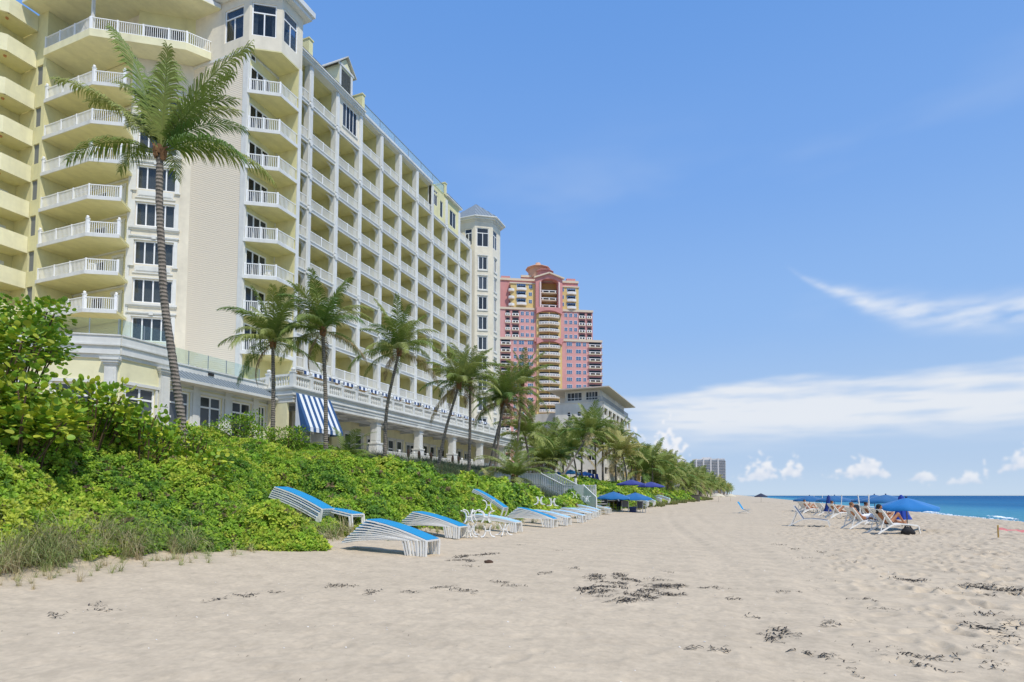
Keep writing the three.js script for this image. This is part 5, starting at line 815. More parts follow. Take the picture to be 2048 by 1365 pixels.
bush('broad_leaf_bush', 'rounded dark bush before the pavilion’s doors', [-24.3, 4.6, 22.5], [1.35, 1.35, 1.2], 3200, .055, 1, 16, .15);
bush('broad_leaf_bush', 'bush at the foot of the palm under the metal roof’s end', [-24.6, 4.7, 26.2], [1.4, .95, 1.2], 2600, .055, 1, 17, .2);
bush('broad_leaf_bush', 'low bush at the foot of the tallest palm', [-17.3, 3.1, 14.0], [1.2, .75, 1.0], 1500, .055, 1, 18, .45);
bush('sea_grape', 'small round-leaved sea grape in the shrubs right of the tallest palm', [-15.0, 2.35, 12.7], [.8, .5, .7], 420, .07, 0, 19, .6);

(function twigs() { const r = rng(515), L = []; for (let i = 0; i < 2600; i++) { const n = 3 + 30 * r() ** 1.3, x = toeX(n) - .1 - 13 * r(), c = canopy(x, n); if (c < .2) continue; const v = .7 + .6 * r(); L.push({ pos: V3(x, groundBase(x, n) + c * .55, n), dir: new THREE.Vector3((r() - .5) * 1.2, 1, (r() - .5) * 1.2), spin: r() * 6.28, sc: .5 + .5 * r(), col: [.26 * v, .19 * v, .12 * v] }); } scatter('dry_twigs', 'bare brown twigs sticking out of the dune shrubs', tuftGeo(8, 5, .75, .7, .004), new THREE.MeshStandardMaterial({ color: 0xffffff, roughness: .95, side: THREE.DoubleSide }), L); })();
(function largeLeaves() { const r = rng(606), L = []; for (let i = 0; i < 5200; i++) { const n = 3 + 34 * r() ** 1.3, x = toeX(n) - .4 - 14 * r(), c = canopy(x, n); if (c < .25 || fbm(x * .5 + 7, n * .5, 61, 3) < .04) continue; const y = groundBase(x, n) + c * (1 - .25 * r() * r()) - .02, t = r() < .6, v = .75 + .5 * r(); L.push({ pos: V3(x, y, n), dir: new THREE.Vector3((r() - .5) * 1.6, 1, (r() - .5) * 1.6), spin: r() * 6.28, sc: .045 + .035 * r(), col: t ? [.50 * v, .54 * v, .06] : [.22 * v, .36 * v, .05] }); } scatter('vine_leaves', 'larger round leaves of vines creeping over the dune shrubs', gl[0], grapeMat, L); })();
// ---------- dune grass ----------
function tuftGeo(seed, blades, L, spread, wid) { const r = rng(seed), p = [], idx = []; for (let i = 0; i < blades; i++) { const az = r() * 6.283, lean = spread * (.25 + .9 * r()), len = L * (.55 + .6 * r()); let x = (r() - .5) * .12, y = 0, z = (r() - .5) * .12, a = lean * .35; const sx = -Math.sin(az) * wid, sz = Math.cos(az) * wid, seg = 4; let prev = -1; for (let k = 0; k <= seg; k++) { const w = (1 - k / seg) * .9 + .1, id = p.length / 3; p.push(x - sx * w, y, z - sz * w, x + sx * w, y, z + sz * w); if (prev >= 0) idx.push(prev, prev + 1, id + 1, prev, id + 1, id); prev = id; const st = len / seg; x += Math.sin(a) * Math.cos(az) * st; z += Math.sin(a) * Math.sin(az) * st; y += Math.cos(a) * st; a += lean * .55; } } const g = new THREE.BufferGeometry(); g.setAttribute('position', new THREE.Float32BufferAttribute(p, 3)); g.setIndex(idx); g.computeVertexNormals(); return g; }
(function grass() {
  const r = rng(808), S = [], O = [], mat = leafMat(1, 1, 1, .25);
  const tones = [[.33, .37, .13], [.46, .42, .21], [.26, .35, .11], [.55, .46, .27]];
  for (let i = 0; i < 2300; i++) { const n = 2.5 + 12.5 * r() ** 1.1, e = -1.15 + 2.9 * r() ** .8, x = toeX(n) - e + .2 * noise(n, 4) - .25; if (e < 0 && r() < .8 + .3 * noise(x, n)) continue; if (e >= 0 && noise(x * .7, n * .7, 3) < -.12 + .3 * r()) continue; const t = tones[Math.floor(r() ** 1.3 * 4)], v = .8 + .4 * r(); S.push({ pos: V3(x, groundBase(x, n) - .03, n), dir: new THREE.Vector3((r() - .5) * .5, 1, (r() - .5) * .5), spin: r() * 6.28, sc: (e < 0 ? .5 : 1.15) * (.55 + .75 * r()), col: t.map((q) => q * v) }); }
  for (let i = 0; i < 500; i++) { const n = 15 + 40 * r(), x = toeX(n) + .9 - 1.4 * r(), t = tones[Math.floor(r() * 4)], v = .8 + .4 * r(); if (r() < .5) continue; S.push({ pos: V3(x, groundBase(x, n) - .03, n), dir: new THREE.Vector3((r() - .5) * .4, 1, (r() - .5) * .4), spin: r() * 6.28, sc: .7 * (.5 + .6 * r()), col: t.map((q) => q * v) }); }
  for (let i = 0; i < 9000; i++) { const n = 30 + 32 * r(), x = toeX(n) - .5 - 15 * r(); if (r() > oats(x, n) + .03) continue; const v = .75 + .5 * r(), t = r() < .7 ? [.115, .175, .095] : [.22, .215, .11]; O.push({ pos: V3(x, groundBase(x, n) - .05, n), dir: new THREE.Vector3((r() - .5) * .5, 1, (r() - .5) * .5), spin: r() * 6.28, sc: 1.25 * (.7 + .6 * r()), col: t.map((q) => q * v) }); }
  for (let i = 0; i < 4200; i++) { const n = 58 + 170 * r(), x = toeX(n) + .8 - 3.2 * r(), v = .8 + .5 * r(), t = r() < .6 ? [.23, .235, .08] : [.17, .20, .07]; O.push({ pos: V3(x, groundBase(x, n) - .05, n), dir: new THREE.Vector3((r() - .5) * .4, 1, (r() - .5) * .4), spin: r() * 6.28, sc: 1.1 * (.7 + .6 * r()), col: t.map((q) => q * v) }); }
  scatter('dune_grass', 'tufts of dry beach grass along the foot of the near dune', tuftGeo(3, 24, .62, 1.1, .006), mat, S);
  scatter('sea_oats', 'grey-green sea oats on the dune beyond the shrubs', tuftGeo(4, 16, .7, .9, .012), mat, O);
})();
// ================= beach furniture =================
const resin = std('#ebe9e2', .5), blueSling = std('#1c8dbd', .8), paleSling = std('#a9cfe6', .75), whiteSling = std('#e4e6e6', .8);
// chaise: head at x = 0, foot at x = 1.95, arched rails; back raised by an angle (0 = flat, as stacked)
function lounger(label, slingMat, back, group, name = 'sun_lounger') {
  const g = thing(name, label, 'sun lounger', [0, 0, 0], 0, group), W = .33, V = (x, y, z) => new THREE.Vector3(x, y, z);
  const prof = back ? [[.72, .37], [1.1, .40], [1.5, .37], [1.86, .32]] : [[0, .465], [.25, .483], [.6, .49], [1.0, .475], [1.4, .44], [1.75, .4], [1.88, .385]];
  for (const s of [-1, 1]) {
    const rail = new MB(); const c = prof.map(([x, y]) => V(x, y, s * W)); for (let i = 0; i + 1 < c.length; i++) rail.bar(c[i], c[i + 1], .035, back ? .05 : .034); if (back) rail.bar(V(.72, .37, s * W), V(.1, .05, s * W), .035, .05); rail.build('side_rail', resin, g);
    const lg = new MB(); lg.bar(V(1.88, back ? .31 : .385, s * W), V(1.95, 0, s * W), .05, .042); lg.build('leg', resin, g);
    const l2 = new MB(); if (back) l2.bar(V(.45, .22, s * W), V(.05, .0, s * W), .04, .04); else l2.bar(V(.35, .46, s * W * .9), V(.72, .49, s * W * .9), .035, .025); l2.build('leg', resin, g);
  }
  const seat = new MB(), sl = (x0, y0, x1, y1) => seat.hexa(V(x0, y0, W - .02), V(x1, y1, W - .02), V(x1, y1, -W + .02), V(x0, y0, -W + .02), V(x0, y0 + .012, W - .02), V(x1, y1 + .012, W - .02), V(x1, y1 + .012, -W + .02), V(x0, y0 + .012, -W + .02));
  for (let i = 0; i + 1 < prof.length; i++) sl(prof[i][0], prof[i][1] + .022, prof[i + 1][0], prof[i + 1][1] + .022); seat.build('sling', slingMat, g);
  const bar = new MB(); for (const [x, y] of [prof[0], prof[prof.length - 1]]) bar.bar(V(x, y, -W), V(x, y, W), .04, .04); bar.build('cross_bar', resin, g);
  if (back) { const b = new MB(), a = back * Math.PI / 180, bx = .74 - Math.cos(a) * .78, by = .39 + Math.sin(a) * .78; for (const s of [-1, 1]) b.bar(V(.74, .39, s * W), V(bx, by, s * W), .035, .045); b.bar(V(bx, by, -W), V(bx, by, W), .04, .04); for (const s of [-1, 1]) b.bar(V(.74 - Math.cos(a) * .5, .39 + Math.sin(a) * .5, s * W * .9), V(.2, .14, s * W * .9), .025, .03); b.build('back_frame', resin, g); const k = new MB(); k.hexa(V(.74, .38, W - .02), V(.74, .38, -W + .02), V(bx, by, -W + .02), V(bx, by, W - .02), V(.755, .395, W - .02), V(.755, .395, -W + .02), V(bx + .015, by + .015, -W + .02), V(bx + .015, by + .015, W - .02)); k.build('back_sling', slingMat, g); }
  return g;
}
const protoB = lounger('', blueSling, 0, 'stacked sun loungers'), protoP = lounger('', paleSling, 0, 'stacked sun loungers'); scene.remove(protoB); scene.remove(protoP); taken.set('sun_lounger', 0);
function stack(where, src, count, [x, n], bearing, tilt, dy, { y = null, dx = .075, step = .078, topSrc = null } = {}) {
  const r = rng(Math.round(n * 100)), b = bearing * Math.PI / 180, ux = Math.sin(b), un = Math.cos(b), rot = Math.PI / 2 - b;
  for (let k = 0; k < count; k++) {
    const o = (k === count - 1 && topSrc ? topSrc : src).clone(); o.name = numbered('sun_lounger'); const j = (r() - .5) * .02;
    // lying stacks fan out: every foot rests on the sand a little further on, the heads pile up
    const rise = y === null ? dy + k * step : 0, a = y === null ? Math.asin(rise / 1.95) : tilt * Math.PI / 180, px = x + ux * (k * dx + j), pn = n + un * (k * dx + j), fx = px + ux * 1.95, fn = pn + un * 1.95;
    o.position.set(px, y === null ? groundBase(fx, fn) + rise + .01 : y + k * .06, -pn); o.rotation.set(0, rot + (r() - .5) * .02, -a, 'YXZ'); scene.add(o);
    o.userData = { category: 'sun lounger', group: 'stacked sun loungers', label: (k === count - 1 ? 'topmost lounger ' : k === 0 ? 'bottom lounger ' : ['second', 'third', 'fourth', 'fifth', 'sixth', 'seventh', 'eighth'][k - 1] + ' lounger from the bottom ') + where };
  }
}
stack('of the nearest stack on the open sand', protoB, 9, [-9.95, 13.15], 90, 0, -.2);
stack('of the second stack, touching the shrubs', protoB, 8, [-11.4, 17.95], 90, 0, -.14);
stack('of the tilted stack half buried in shrubs', protoB, 6, [-14.3, 14.75], 84, 19, 0, { y: 1.12, dx: .04 });
stack('of the steep stack in the shrubs behind the tables', protoP, 3, [-13.2, 27.3], 86, 27, 0, { y: 1.38, dx: .03, topSrc: protoB });
stack('of the low stack just behind the white tables', protoP, 4, [-10.6, 21.9], 90, 0, -.02);
stack('of the third stack on the sand', protoP, 8, [-10.75, 26.3], 90, 0, -.1, { topSrc: protoB });
stack('of the stack right behind the third one', protoP, 6, [-10.6, 28.6], 90, 0, -.1);
stack('of the fifth stack on the sand', protoP, 5, [-10.6, 31.9], 90, 0, -.1);
stack('of the stack in front of the boardwalk stairs', protoP, 6, [-11.8, 40.4], 90, 0, -.1);
stack('of the low blue stack beside the half-buried one', protoB, 2, [-13.5, 15.5], 88, 5, 0, { y: .72, dx: .05 });
stack('of the sixth stack on the sand', protoP, 5, [-11.0, 35.2], 90, 0, -.1);
stack('of the stack just before the stairs’ tables', protoP, 4, [-11.2, 37.8], 90, 0, -.1);
stack('of the stack before the counter', protoP, 5, [-12.2, 46.0], 90, 0, -.1);
stack('of the pale stack behind the right blue umbrella', protoP, 5, [-11.6, 62.5], 92, 14, 0, { y: .8, dx: .05 });
stack('of the pale stack second behind the blue umbrellas', protoP, 5, [-12.0, 70.5], 92, 15, 0, { y: .85, dx: .05 });
stack('of the leaning stack beyond the blue umbrellas', protoP, 7, [-13.0, 83.5], 95, 16, 0, { y: .95, dx: .04 });
stack('of the farthest leaning stack', protoP, 6, [-12.5, 89.5], 95, 15, 0, { y: .95, dx: .04 });

// white resin side tables: slab top and bowed legs
const protoT = thing('side_table', '', 'table', [0, 0, 0], 0, 'white resin side tables'); scene.remove(protoT); taken.set('side_table', 0);
(function () {
  const top = new MB(); const sh = new THREE.Shape(); sh.absellipse(0, 0, .27, .23, 0, 6.2832); top.add(new THREE.ExtrudeGeometry(sh, { depth: .03, bevelEnabled: true, bevelSize: .012, bevelThickness: .008, bevelSegments: 2, curveSegments: 14 }), new THREE.Matrix4().makeRotationX(-Math.PI / 2).setPosition(0, .42, 0)); top.build('table_top', resin, protoT);
  for (const [sx, sz] of [[1, 1], [1, -1], [-1, 1], [-1, -1]]) { const m = new MB(); m.tube([new THREE.Vector3(sx * .15, .42, sz * .11), new THREE.Vector3(sx * .085, .30, sz * .07), new THREE.Vector3(sx * .085, .15, sz * .07), new THREE.Vector3(sx * .15, .04, sz * .12), new THREE.Vector3(sx * .25, .012, sz * .19)], .021, 12, 6); m.build('leg', resin, protoT); }
  new MB().tube([new THREE.Vector3(-.085, .22, -.07), new THREE.Vector3(.085, .22, -.07), new THREE.Vector3(.085, .22, .07), new THREE.Vector3(-.085, .22, .07)], .016, 16, 5, true).build('brace', resin, protoT);
})();
function table(label, x, n, flip, y = groundBase(x, n), turn = 0) { const t = protoT.clone(); t.name = numbered('side_table'); t.userData = { label, category: 'table', group: 'white resin side tables' }; t.position.set(x, y + (flip ? .475 : 0), -n); t.rotation.set(flip ? Math.PI : 0, turn, 0, 'YXZ'); scene.add(t); }
{ const g = (x, n) => groundBase(x, n); table('front left upright white table of the stacked group', -8.95, 18.35, 0); table('front right upright white table of the stacked group', -8.5, 18.95, 0, undefined, .5); table('white table behind at the right of the stacked group', -8.35, 20.1, 0, undefined, 1); table('rear upright white table of the stacked group', -9.2, 19.1, 0, undefined, .3);
  table('upside-down white table lying on the front left one', -8.95, 18.35, 1, g(-8.95, 18.35) + .46, .6); table('upside-down white table lying on the front right one', -8.55, 18.95, 1, g(-8.5, 18.95) + .46, .2); table('upside-down white table lying on the rear one', -9.2, 19.1, 1, g(-9.2, 19.1) + .46, 1.2);
  table('upside-down white table on the low lounger stack', -10.0, 22.4, 1, g(-10, 22.4) + .72, .4); table('left white table on the third lounger stack', -10.1, 29.2, 0, g(-10, 29) + .95); table('right white table on the third lounger stack', -9.5, 29.6, 0, g(-9.5, 29) + .9, .7); table('upside-down white table left of the stairs’ stack', -11.3, 40.4, 1, g(-11.3, 40.4) + .86, .3); table('upside-down white table right of the stairs’ stack', -10.5, 40.6, 1, g(-10.5, 40.6) + .82, .9); }

// ---------- umbrellas ----------
function umbrella(label, x, n, { w = 2.6, h = 1.75, color = '#1267c9', open = true, y = groundBase(x, n), ribs = 8, tilt = 0, group = 'beach umbrellas', drop = .42, pole = 'wood' } = {}) {
  const t = thingL(open ? 'beach_umbrella' : 'folded_umbrella', label, 'umbrella', [x, y, n], 0, group), mat = new THREE.MeshPhysicalMaterial({ color: col(color), roughness: .8, transmission: .18, thickness: 0, side: THREE.DoubleSide }), V = (a, b, c) => new THREE.Vector3(a, b, c), R = w / 2;
  new MB().cyl(V(0, -.3, 0), V(0, h, 0), .024, .02, 8).build('pole', pole === 'white' ? resin : std('#8a7a66', .6), t);
  if (open) {
    const p = [], idx = [], rings = 4, seg = ribs * 4; for (let j = 0; j <= rings; j++) for (let i = 0; i < seg; i++) { const a = i / seg * 2 * Math.PI + .3, f = j / rings, k = Math.abs(((i % 4) / 4) - .5) * 2, sag = (1 - k) * .05 * f, rr = R * f * (1 - (1 - k) * .045 * f); p.push(rr * Math.cos(a), h - drop * Math.pow(f, 1.15) - sag, rr * Math.sin(a)); }
    for (let i = 0; i < seg; i++) { const k = (rings) * seg + i; p.push(p[3 * k] * 1.004, p[3 * k + 1] - .15, p[3 * k + 2] * 1.004); }
    for (let j = 0; j <= rings; j++) for (let i = 0; i < seg; i++) { const a = j * seg + i, b = j * seg + (i + 1) % seg; idx.push(a, b, a + seg, b, b + seg, a + seg); }
    const g = new THREE.BufferGeometry(); g.setAttribute('position', new THREE.Float32BufferAttribute(p, 3)); g.setIndex(idx); g.computeVertexNormals(); mesh('canopy', g, mat, t);
    for (let i = 0; i < ribs; i++) { const a = i / ribs * 2 * Math.PI + .3; new MB().bar(V(0, h - .05, 0), V(R * .97 * Math.cos(a), h - drop - .03, R * .97 * Math.sin(a)), .016).build('rib', resin, t); }
    new MB().add(new THREE.SphereGeometry(.05, 8, 6), new THREE.Matrix4().makeTranslation(0, h + .03, 0)).build('finial', std('#21345c', .6), t);
  } else {
    const p = [], idx = [], seg = 24, prof = [[.03, h + .02], [.09, h - .1], [.13, h - .5], [.2, h - .95], [.27, h - 1.25]]; prof.forEach(([r, yy], j) => { for (let i = 0; i < seg; i++) { const a = i / seg * 2 * Math.PI, q = r * (1 + .28 * Math.cos(i * Math.PI * 2 / 3) * (j / 4)); p.push(q * Math.cos(a) * w, yy, q * Math.sin(a) * w); } }); for (let j = 0; j < 4; j++) for (let i = 0; i < seg; i++) { const a = j * seg + i, b = j * seg + (i + 1) % seg; idx.push(a, b, a + seg, b, b + seg, a + seg); } const g = new THREE.BufferGeometry(); g.setAttribute('position', new THREE.Float32BufferAttribute(p, 3)); g.setIndex(idx); g.computeVertexNormals(); mesh('canopy', g, mat, t);
    new MB().cyl(V(0, h - .62, 0), V(0, h - .56, 0), .16 * w, .155 * w, 14).build('strap', std('#1a3f86', .8), t);
  }
  t.rotation.z = tilt; return t;
}
umbrella('nearest open bright blue umbrella over the sunbathing woman', 6.9, 31.8, { w: 2.5, h: 1.5, color: '#0878bd' });
umbrella('closed deep blue umbrella standing under the nearest open one', 7.5, 35.6, { open: false, h: 1.62, w: 1.35, color: '#1142a8' });
umbrella('closed dark blue umbrella between the two lounger groups', 6.0, 51.2, { open: false, h: 1.62, w: 1.2, color: '#123a8c' });
umbrella('open blue umbrella just behind the nearest one', 9.0, 47.0, { w: 3.4, h: 1.66, color: '#0b649c' });
umbrella('second open blue umbrella behind the nearest one', 9.3, 52.5, { w: 3.2, h: 1.66, color: '#0b649c' });
umbrella('open blue umbrella over the middle lounger group', 7.7, 61.5, { w: 3.2, h: 1.62, color: '#0c6299' });
umbrella('open blue umbrella over the far lounger group', 6.1, 66.8, { w: 3.1, h: 1.6, color: '#0c6299' });
umbrella('small far navy umbrella alone on the open sand', 3.5, 152, { w: 3.0, h: 2.15, color: '#232b46', drop: .7 });
umbrella('left cream umbrella by the far dune grass', -6.4, 159, { w: 3.4, h: 2.2, color: '#d9cfb4', drop: .7 });
umbrella('right cream umbrella by the far dune grass', -4.0, 182, { w: 3.2, h: 2.2, color: '#d9cfb4', drop: .7 });
umbrella('left navy umbrella on the dune by the white block', -14.5, 80.4, { w: 4.0, h: 2.2, y: 1.6, color: '#27348a', drop: .6 });
umbrella('right navy umbrella on the dune by the white block', -12.3, 83.6, { w: 3.9, h: 2.15, y: 1.4, color: '#27348a', drop: .6 });
umbrella('left blue umbrella beside the beach attendants’ stand', -10.7, 50.7, { w: 2.9, h: 1.72, color: '#0b68a6', drop: .5 });
umbrella('right blue umbrella beside the beach attendants’ stand', -9.1, 52.4, { w: 3.0, h: 1.75, color: '#0b68a6', drop: .5 });
umbrella('leftmost light blue umbrella on the terrace before the white block', -26.7, 86, { w: 2.8, h: 2.1, y: 3.2, color: '#1e7fd6', drop: .6 });
umbrella('middle light blue umbrella on the terrace before the white block', -25.5, 88.8, { w: 2.9, h: 2.4, y: 3.3, color: '#3f9fe6', drop: .5 });
umbrella('rightmost open blue umbrella on the terrace before the white block', -23.9, 91.6, { w: 2.7, h: 2.1, y: 3.4, color: '#1e6fd6', drop: .5 });
umbrella('closed blue umbrella nearest the open ones before the white block', -23.8, 93.9, { open: false, h: 2.1, y: 3.1, w: 1.6, color: '#1438a0' });
umbrella('left one of the two right closed umbrellas before the white block', -22.7, 92.1, { open: false, h: 2.1, y: 3.0, w: 1.5, color: '#1438a0' });
umbrella('right one of the two right closed umbrellas before the white block', -22.1, 92.3, { open: false, h: 2.1, y: 3.0, w: 1.5, color: '#1438a0' });

// ---------- loungers in use, facing the sea ----------
const protoO = lounger('', whiteSling, 52, 'loungers set out on the sand'); scene.remove(protoO);
const protoD = lounger('', std('#3a4a63', .8), 58, 'loungers set out on the sand'); scene.remove(protoD);

function openLounger(label, x, n, bearing, src = protoO) { const o = src.clone(); o.name = numbered('sun_lounger'); o.userData = { label, category: 'sun lounger', group: 'loungers set out on the sand' }; o.position.set(x, groundBase(x, n) + .01, -n); o.rotation.y = Math.PI / 2 - bearing * Math.PI / 180; scene.add(o); return o; }
openLounger('empty white lounger standing alone on the sand', 2.05, 34.0, 100, protoD);
openLounger('white lounger the man lies on', 4.35, 31.9, 64);
openLounger('nearest white lounger the woman lies on', 4.9, 28.55, 62);
[[6.0, 41.3, 64, 1], [6.3, 43.2, 64, 1], [5.9, 37.6, 64, 0], [5.3, 46.5, 64, 0], [5.6, 49.0, 64, 0], [5.2, 53.0, 64, 0], [4.6, 58.8, 64, 0], [4.7, 60.6, 64, 1], [4.6, 62.6, 64, 0], [4.8, 65.0, 64, 0]].forEach(([x, n, b, d], i) => openLounger(['dark-backed lounger behind the man', 'second dark-backed lounger behind the man', 'white lounger of the shaded couple behind the man', 'white lounger right of the closed umbrella', 'white lounger behind the closed umbrella', 'white lounger left of the closed umbrella', 'nearest lounger of the far group', 'dark-backed lounger of the far group', 'third lounger of the far group', 'farthest lounger of the far group'][i], x, n, b, d ? protoD : protoO));
// white umbrella poles left standing
[[9.0, 92, .02], [8.7, 80, .0], [8.6, 70, .05], [6.4, 48.4, -.08], [6.5, 40.6, .1], [6.6, 38.7, .02], [7.3, 44, -.12]].forEach(([x, n, tl], i) => { const t = thingL('umbrella_pole', ['bare white pole farthest up the row', 'bare white pole second farthest up the row', 'bare white pole behind the far loungers', 'leaning white pole by the closed umbrella', 'leaning white pole behind the man', 'upright white pole beside the shaded couple', 'left-leaning white pole behind the dark-backed loungers'][i], 'pole', [x, groundBase(x, n), n], 0, 'bare white umbrella poles'); new MB().cyl(new THREE.Vector3(0, -.2, 0), new THREE.Vector3(0, 1.62, 0), .03, .03, 8).build('shaft', resin, t); new MB().cyl(new THREE.Vector3(0, 1.62, 0), new THREE.Vector3(0, 1.68, 0), .036, .03, 8).build('cap', resin, t); t.rotation.z = tl; });
// blue upright beach chair
{ const t = thing('beach_chair', 'blue sling beach chair alone on the open sand', 'chair', [-.35, groundBase(-.35, 57.6), 57.6], -.25), V = (a, b, c) => new THREE.Vector3(a, b, c); for (const s of [-.32, .32]) { new MB().bar(V(-.35, .02, s), V(.75, .32, s), .035).build('leg', resin, t); new MB().bar(V(.72, .02, s), V(.15, .36, s), .035).build('leg', resin, t); new MB().bar(V(.15, .3, s), V(-.3, 1.02, s), .035).build('back_post', resin, t); } const s = new MB(), q = (x0, y0, x1, y1) => s.hexa(V(x0, y0, .3), V(x1, y1, .3), V(x1, y1, -.3), V(x0, y0, -.3), V(x0, y0 + .015, .3), V(x1, y1 + .015, .3), V(x1, y1 + .015, -.3), V(x0, y0 + .015, -.3)); q(.1, .34, .7, .36); s.build('seat', blueSling, t); const b = new MB(); b.hexa(V(.12, .32, .3), V(.12, .32, -.3), V(-.3, 1.02, -.3), V(-.3, 1.02, .3), V(.14, .34, .3), V(.14, .34, -.3), V(-.28, 1.04, -.3), V(-.28, 1.04, .3)); b.build('back_sling', blueSling, t); }
// grey crate by the dune grass
{ const t = thing('storage_bin', 'grey slatted bin standing before the far dune grass', 'bin', [-11.6, groundBase(-11.6, 150), 150]), g = std('#6f6a60', .9); new MB().box(-12.8, -10.4, .1, 1.7, 149.4, 151).build('body', std('#4d4a44', .95), t); for (let i = 0; i < 7; i++) new MB().box(-12.85 + i * .35, -12.57 + i * .35, .2, 1.62, 149.3, 149.42).build('slat', g, t); new MB().box(-12.9, -10.3, 1.7, 1.8, 149.25, 151.1).build('lid', g, t); }
// stake and warning tape of a turtle nest
{ const st = (label, x, n) => { const t = thing('wooden_stake', label, 'stake', [x, groundBase(x, n), n], 0, 'stakes of the taped-off patch'); new MB().box(x - .022, x + .022, groundBase(x, n) - .2, groundBase(x, n) + .46, n - .015, n + .015).build('post', std('#a98a4c', .85), t); new MB().box(x - .024, x + .024, groundBase(x, n) + .46, groundBase(x, n) + .5, n - .017, n + .017).build('cap', std('#c8a862', .85), t); }; st('wooden stake holding pink tape at the right edge', 8.72, 27.0); st('wooden stake beyond the right edge of the tape', 12.6, 28.6);
  const y = (x, n) => groundBase(x, n) + .36, a = V3(8.72, y(8.72, 27), 27), b = V3(12.6, y(12.6, 28.6), 28.6), p = new THREE.MeshPhysicalMaterial({ color: col('#f0989a'), roughness: .6, transmission: .3, thickness: 0, side: THREE.DoubleSide }); const m = new MB(); let prev = a; for (let i = 1; i <= 24; i++) { const t = i / 24, c = a.clone().lerp(b, t); c.y -= .16 * Math.sin(Math.PI * t) - .02 * Math.sin(i * 2.1); const w = .032 + .014 * Math.sin(i * 1.3); m.quad(prev.clone().add(new THREE.Vector3(0, -w, 0)), c.clone().add(new THREE.Vector3(0, -w, .01)), c.clone().add(new THREE.Vector3(0, w, 0)), prev.clone().add(new THREE.Vector3(0, w, 0))); prev = c; } tag(m.build('warning_tape', p, scene), 'sagging pink tape strung between two wooden stakes', 'tape'); }
// torches on the lower deck, a white lamp bollard
[[46.5], [48.4], [50.7], [52.5], [55.3], [56.7]].forEach(([n], i) => { const t = thingL('garden_torch', ['nearest', 'second', 'third', 'fourth', 'fifth', 'farthest'][i] + ' dark garden torch before the arcade rail', 'torch', [-28.9, gy(-28.9, n), n], 0, 'dark garden torches'), V = (a, b, c) => new THREE.Vector3(a, b, c), y = 5.1 - gy(-28.9, n); new MB().cyl(V(0, 0, 0), V(0, y, 0), .05, .045, 8).build('pole', M.dark, t); new MB().lathe([[.05, 0], [.13, .1], [.15, .5], [.1, .75], [.0, .82]], 0, y, 0, 8).build('torch_head', std('#3a2c22', .9), t); });
{ const t = thingL('lamp_bollard', 'white lamp bollard behind the boardwalk stairs', 'lamp post', [-13.5, 1.3, 48.5]), V = (a, b, c) => new THREE.Vector3(a, b, c); new MB().cyl(V(0, 0, 0), V(0, 1.85, 0), .12, .11, 10).build('shaft', M.white, t); new MB().cyl(V(0, 1.85, 0), V(0, 1.98, 0), .15, .12, 10).build('cap', M.dark, t); }

// ---------- attendants' stand under the blue umbrellas ----------
{ const t = thing('beach_counter', 'dark wooden counter with open shelves under the blue umbrellas', 'counter', [-12.3, groundBase(-12.3, 53.6), 53.6]), w = std('#4b3a2e', .85), wt = std('#d8d2c4', .7), y = groundBase(-12.3, 53.6); new MB().box(-14.6, -10.4, y + .98, y + 1.06, 53.2, 54.2).build('top', wt, t); new MB().box(-14.5, -10.5, y, y + .98, 54.0, 54.1).build('back_panel', w, t); for (const x of [-14.5, -13.2, -11.9, -10.6]) new MB().box(x, x + .1, y, y + .98, 53.3, 54).build('divider', w, t); new MB().box(-14.4, -10.5, y + .5, y + .54, 53.35, 54).build('shelf', wt, t);
  const c = thing('white_cabinet', 'white cabinet with a dark window on the counter’s left', 'cabinet', [-13.9, y + 1.06, 53.7]); new MB().box(-14.4, -13.2, y + 1.06, y + 1.55, 53.4, 54.1).build('body', wt, c); new MB().box(-14.2, -13.4, y + 1.18, y + 1.42, 53.36, 53.4).build('opening', M.dark, c); }
const slingChair = (label, x, n, turn) => { const t = thing('sling_chair', label, 'chair', [x, groundBase(x, n), n], turn, 'grey sling chairs at the counter'), V = (a, b, c) => new THREE.Vector3(a, b, c), gr = std('#77777a', .85); for (const sx of [-.28, .28]) { new MB().bar(V(sx, 0, .28), V(sx, .62, .2), .04).build('leg', resin, t); new MB().bar(V(sx, 0, -.3), V(sx, 1.02, -.22), .04).build('leg', resin, t); new MB().bar(V(sx, .62, .26), V(sx, .62, -.26), .05, .03).build('arm', resin, t); } new MB().box(-.27, .27, .4, .43, -.24, .24).build('seat', gr, t); new MB().box(-.27, .27, .42, 1.0, .24, .27).build('backrest', gr, t); };
slingChair('left grey sling chair turned to the counter', -11.6, 51.6, 3.0); slingChair('middle grey sling chair under the right blue umbrella', -9.9, 51.9, 3.3); slingChair('right grey sling chair outside the umbrella’s shade', -8.6, 52.6, 2.8);
{ const t = thing('cool_box', 'navy cool box beside the umbrella pole', 'cool box', [-9.2, groundBase(-9.2, 51.9), 51.9]); const y = groundBase(-9.2, 51.9); new MB().box(-9.5, -8.95, y, y + .42, 51.7, 52.05).build('body', std('#1f2f5f', .5), t); new MB().box(-9.52, -8.93, y + .42, y + .5, 51.68, 52.07).build('lid', std('#28407a', .5), t); }

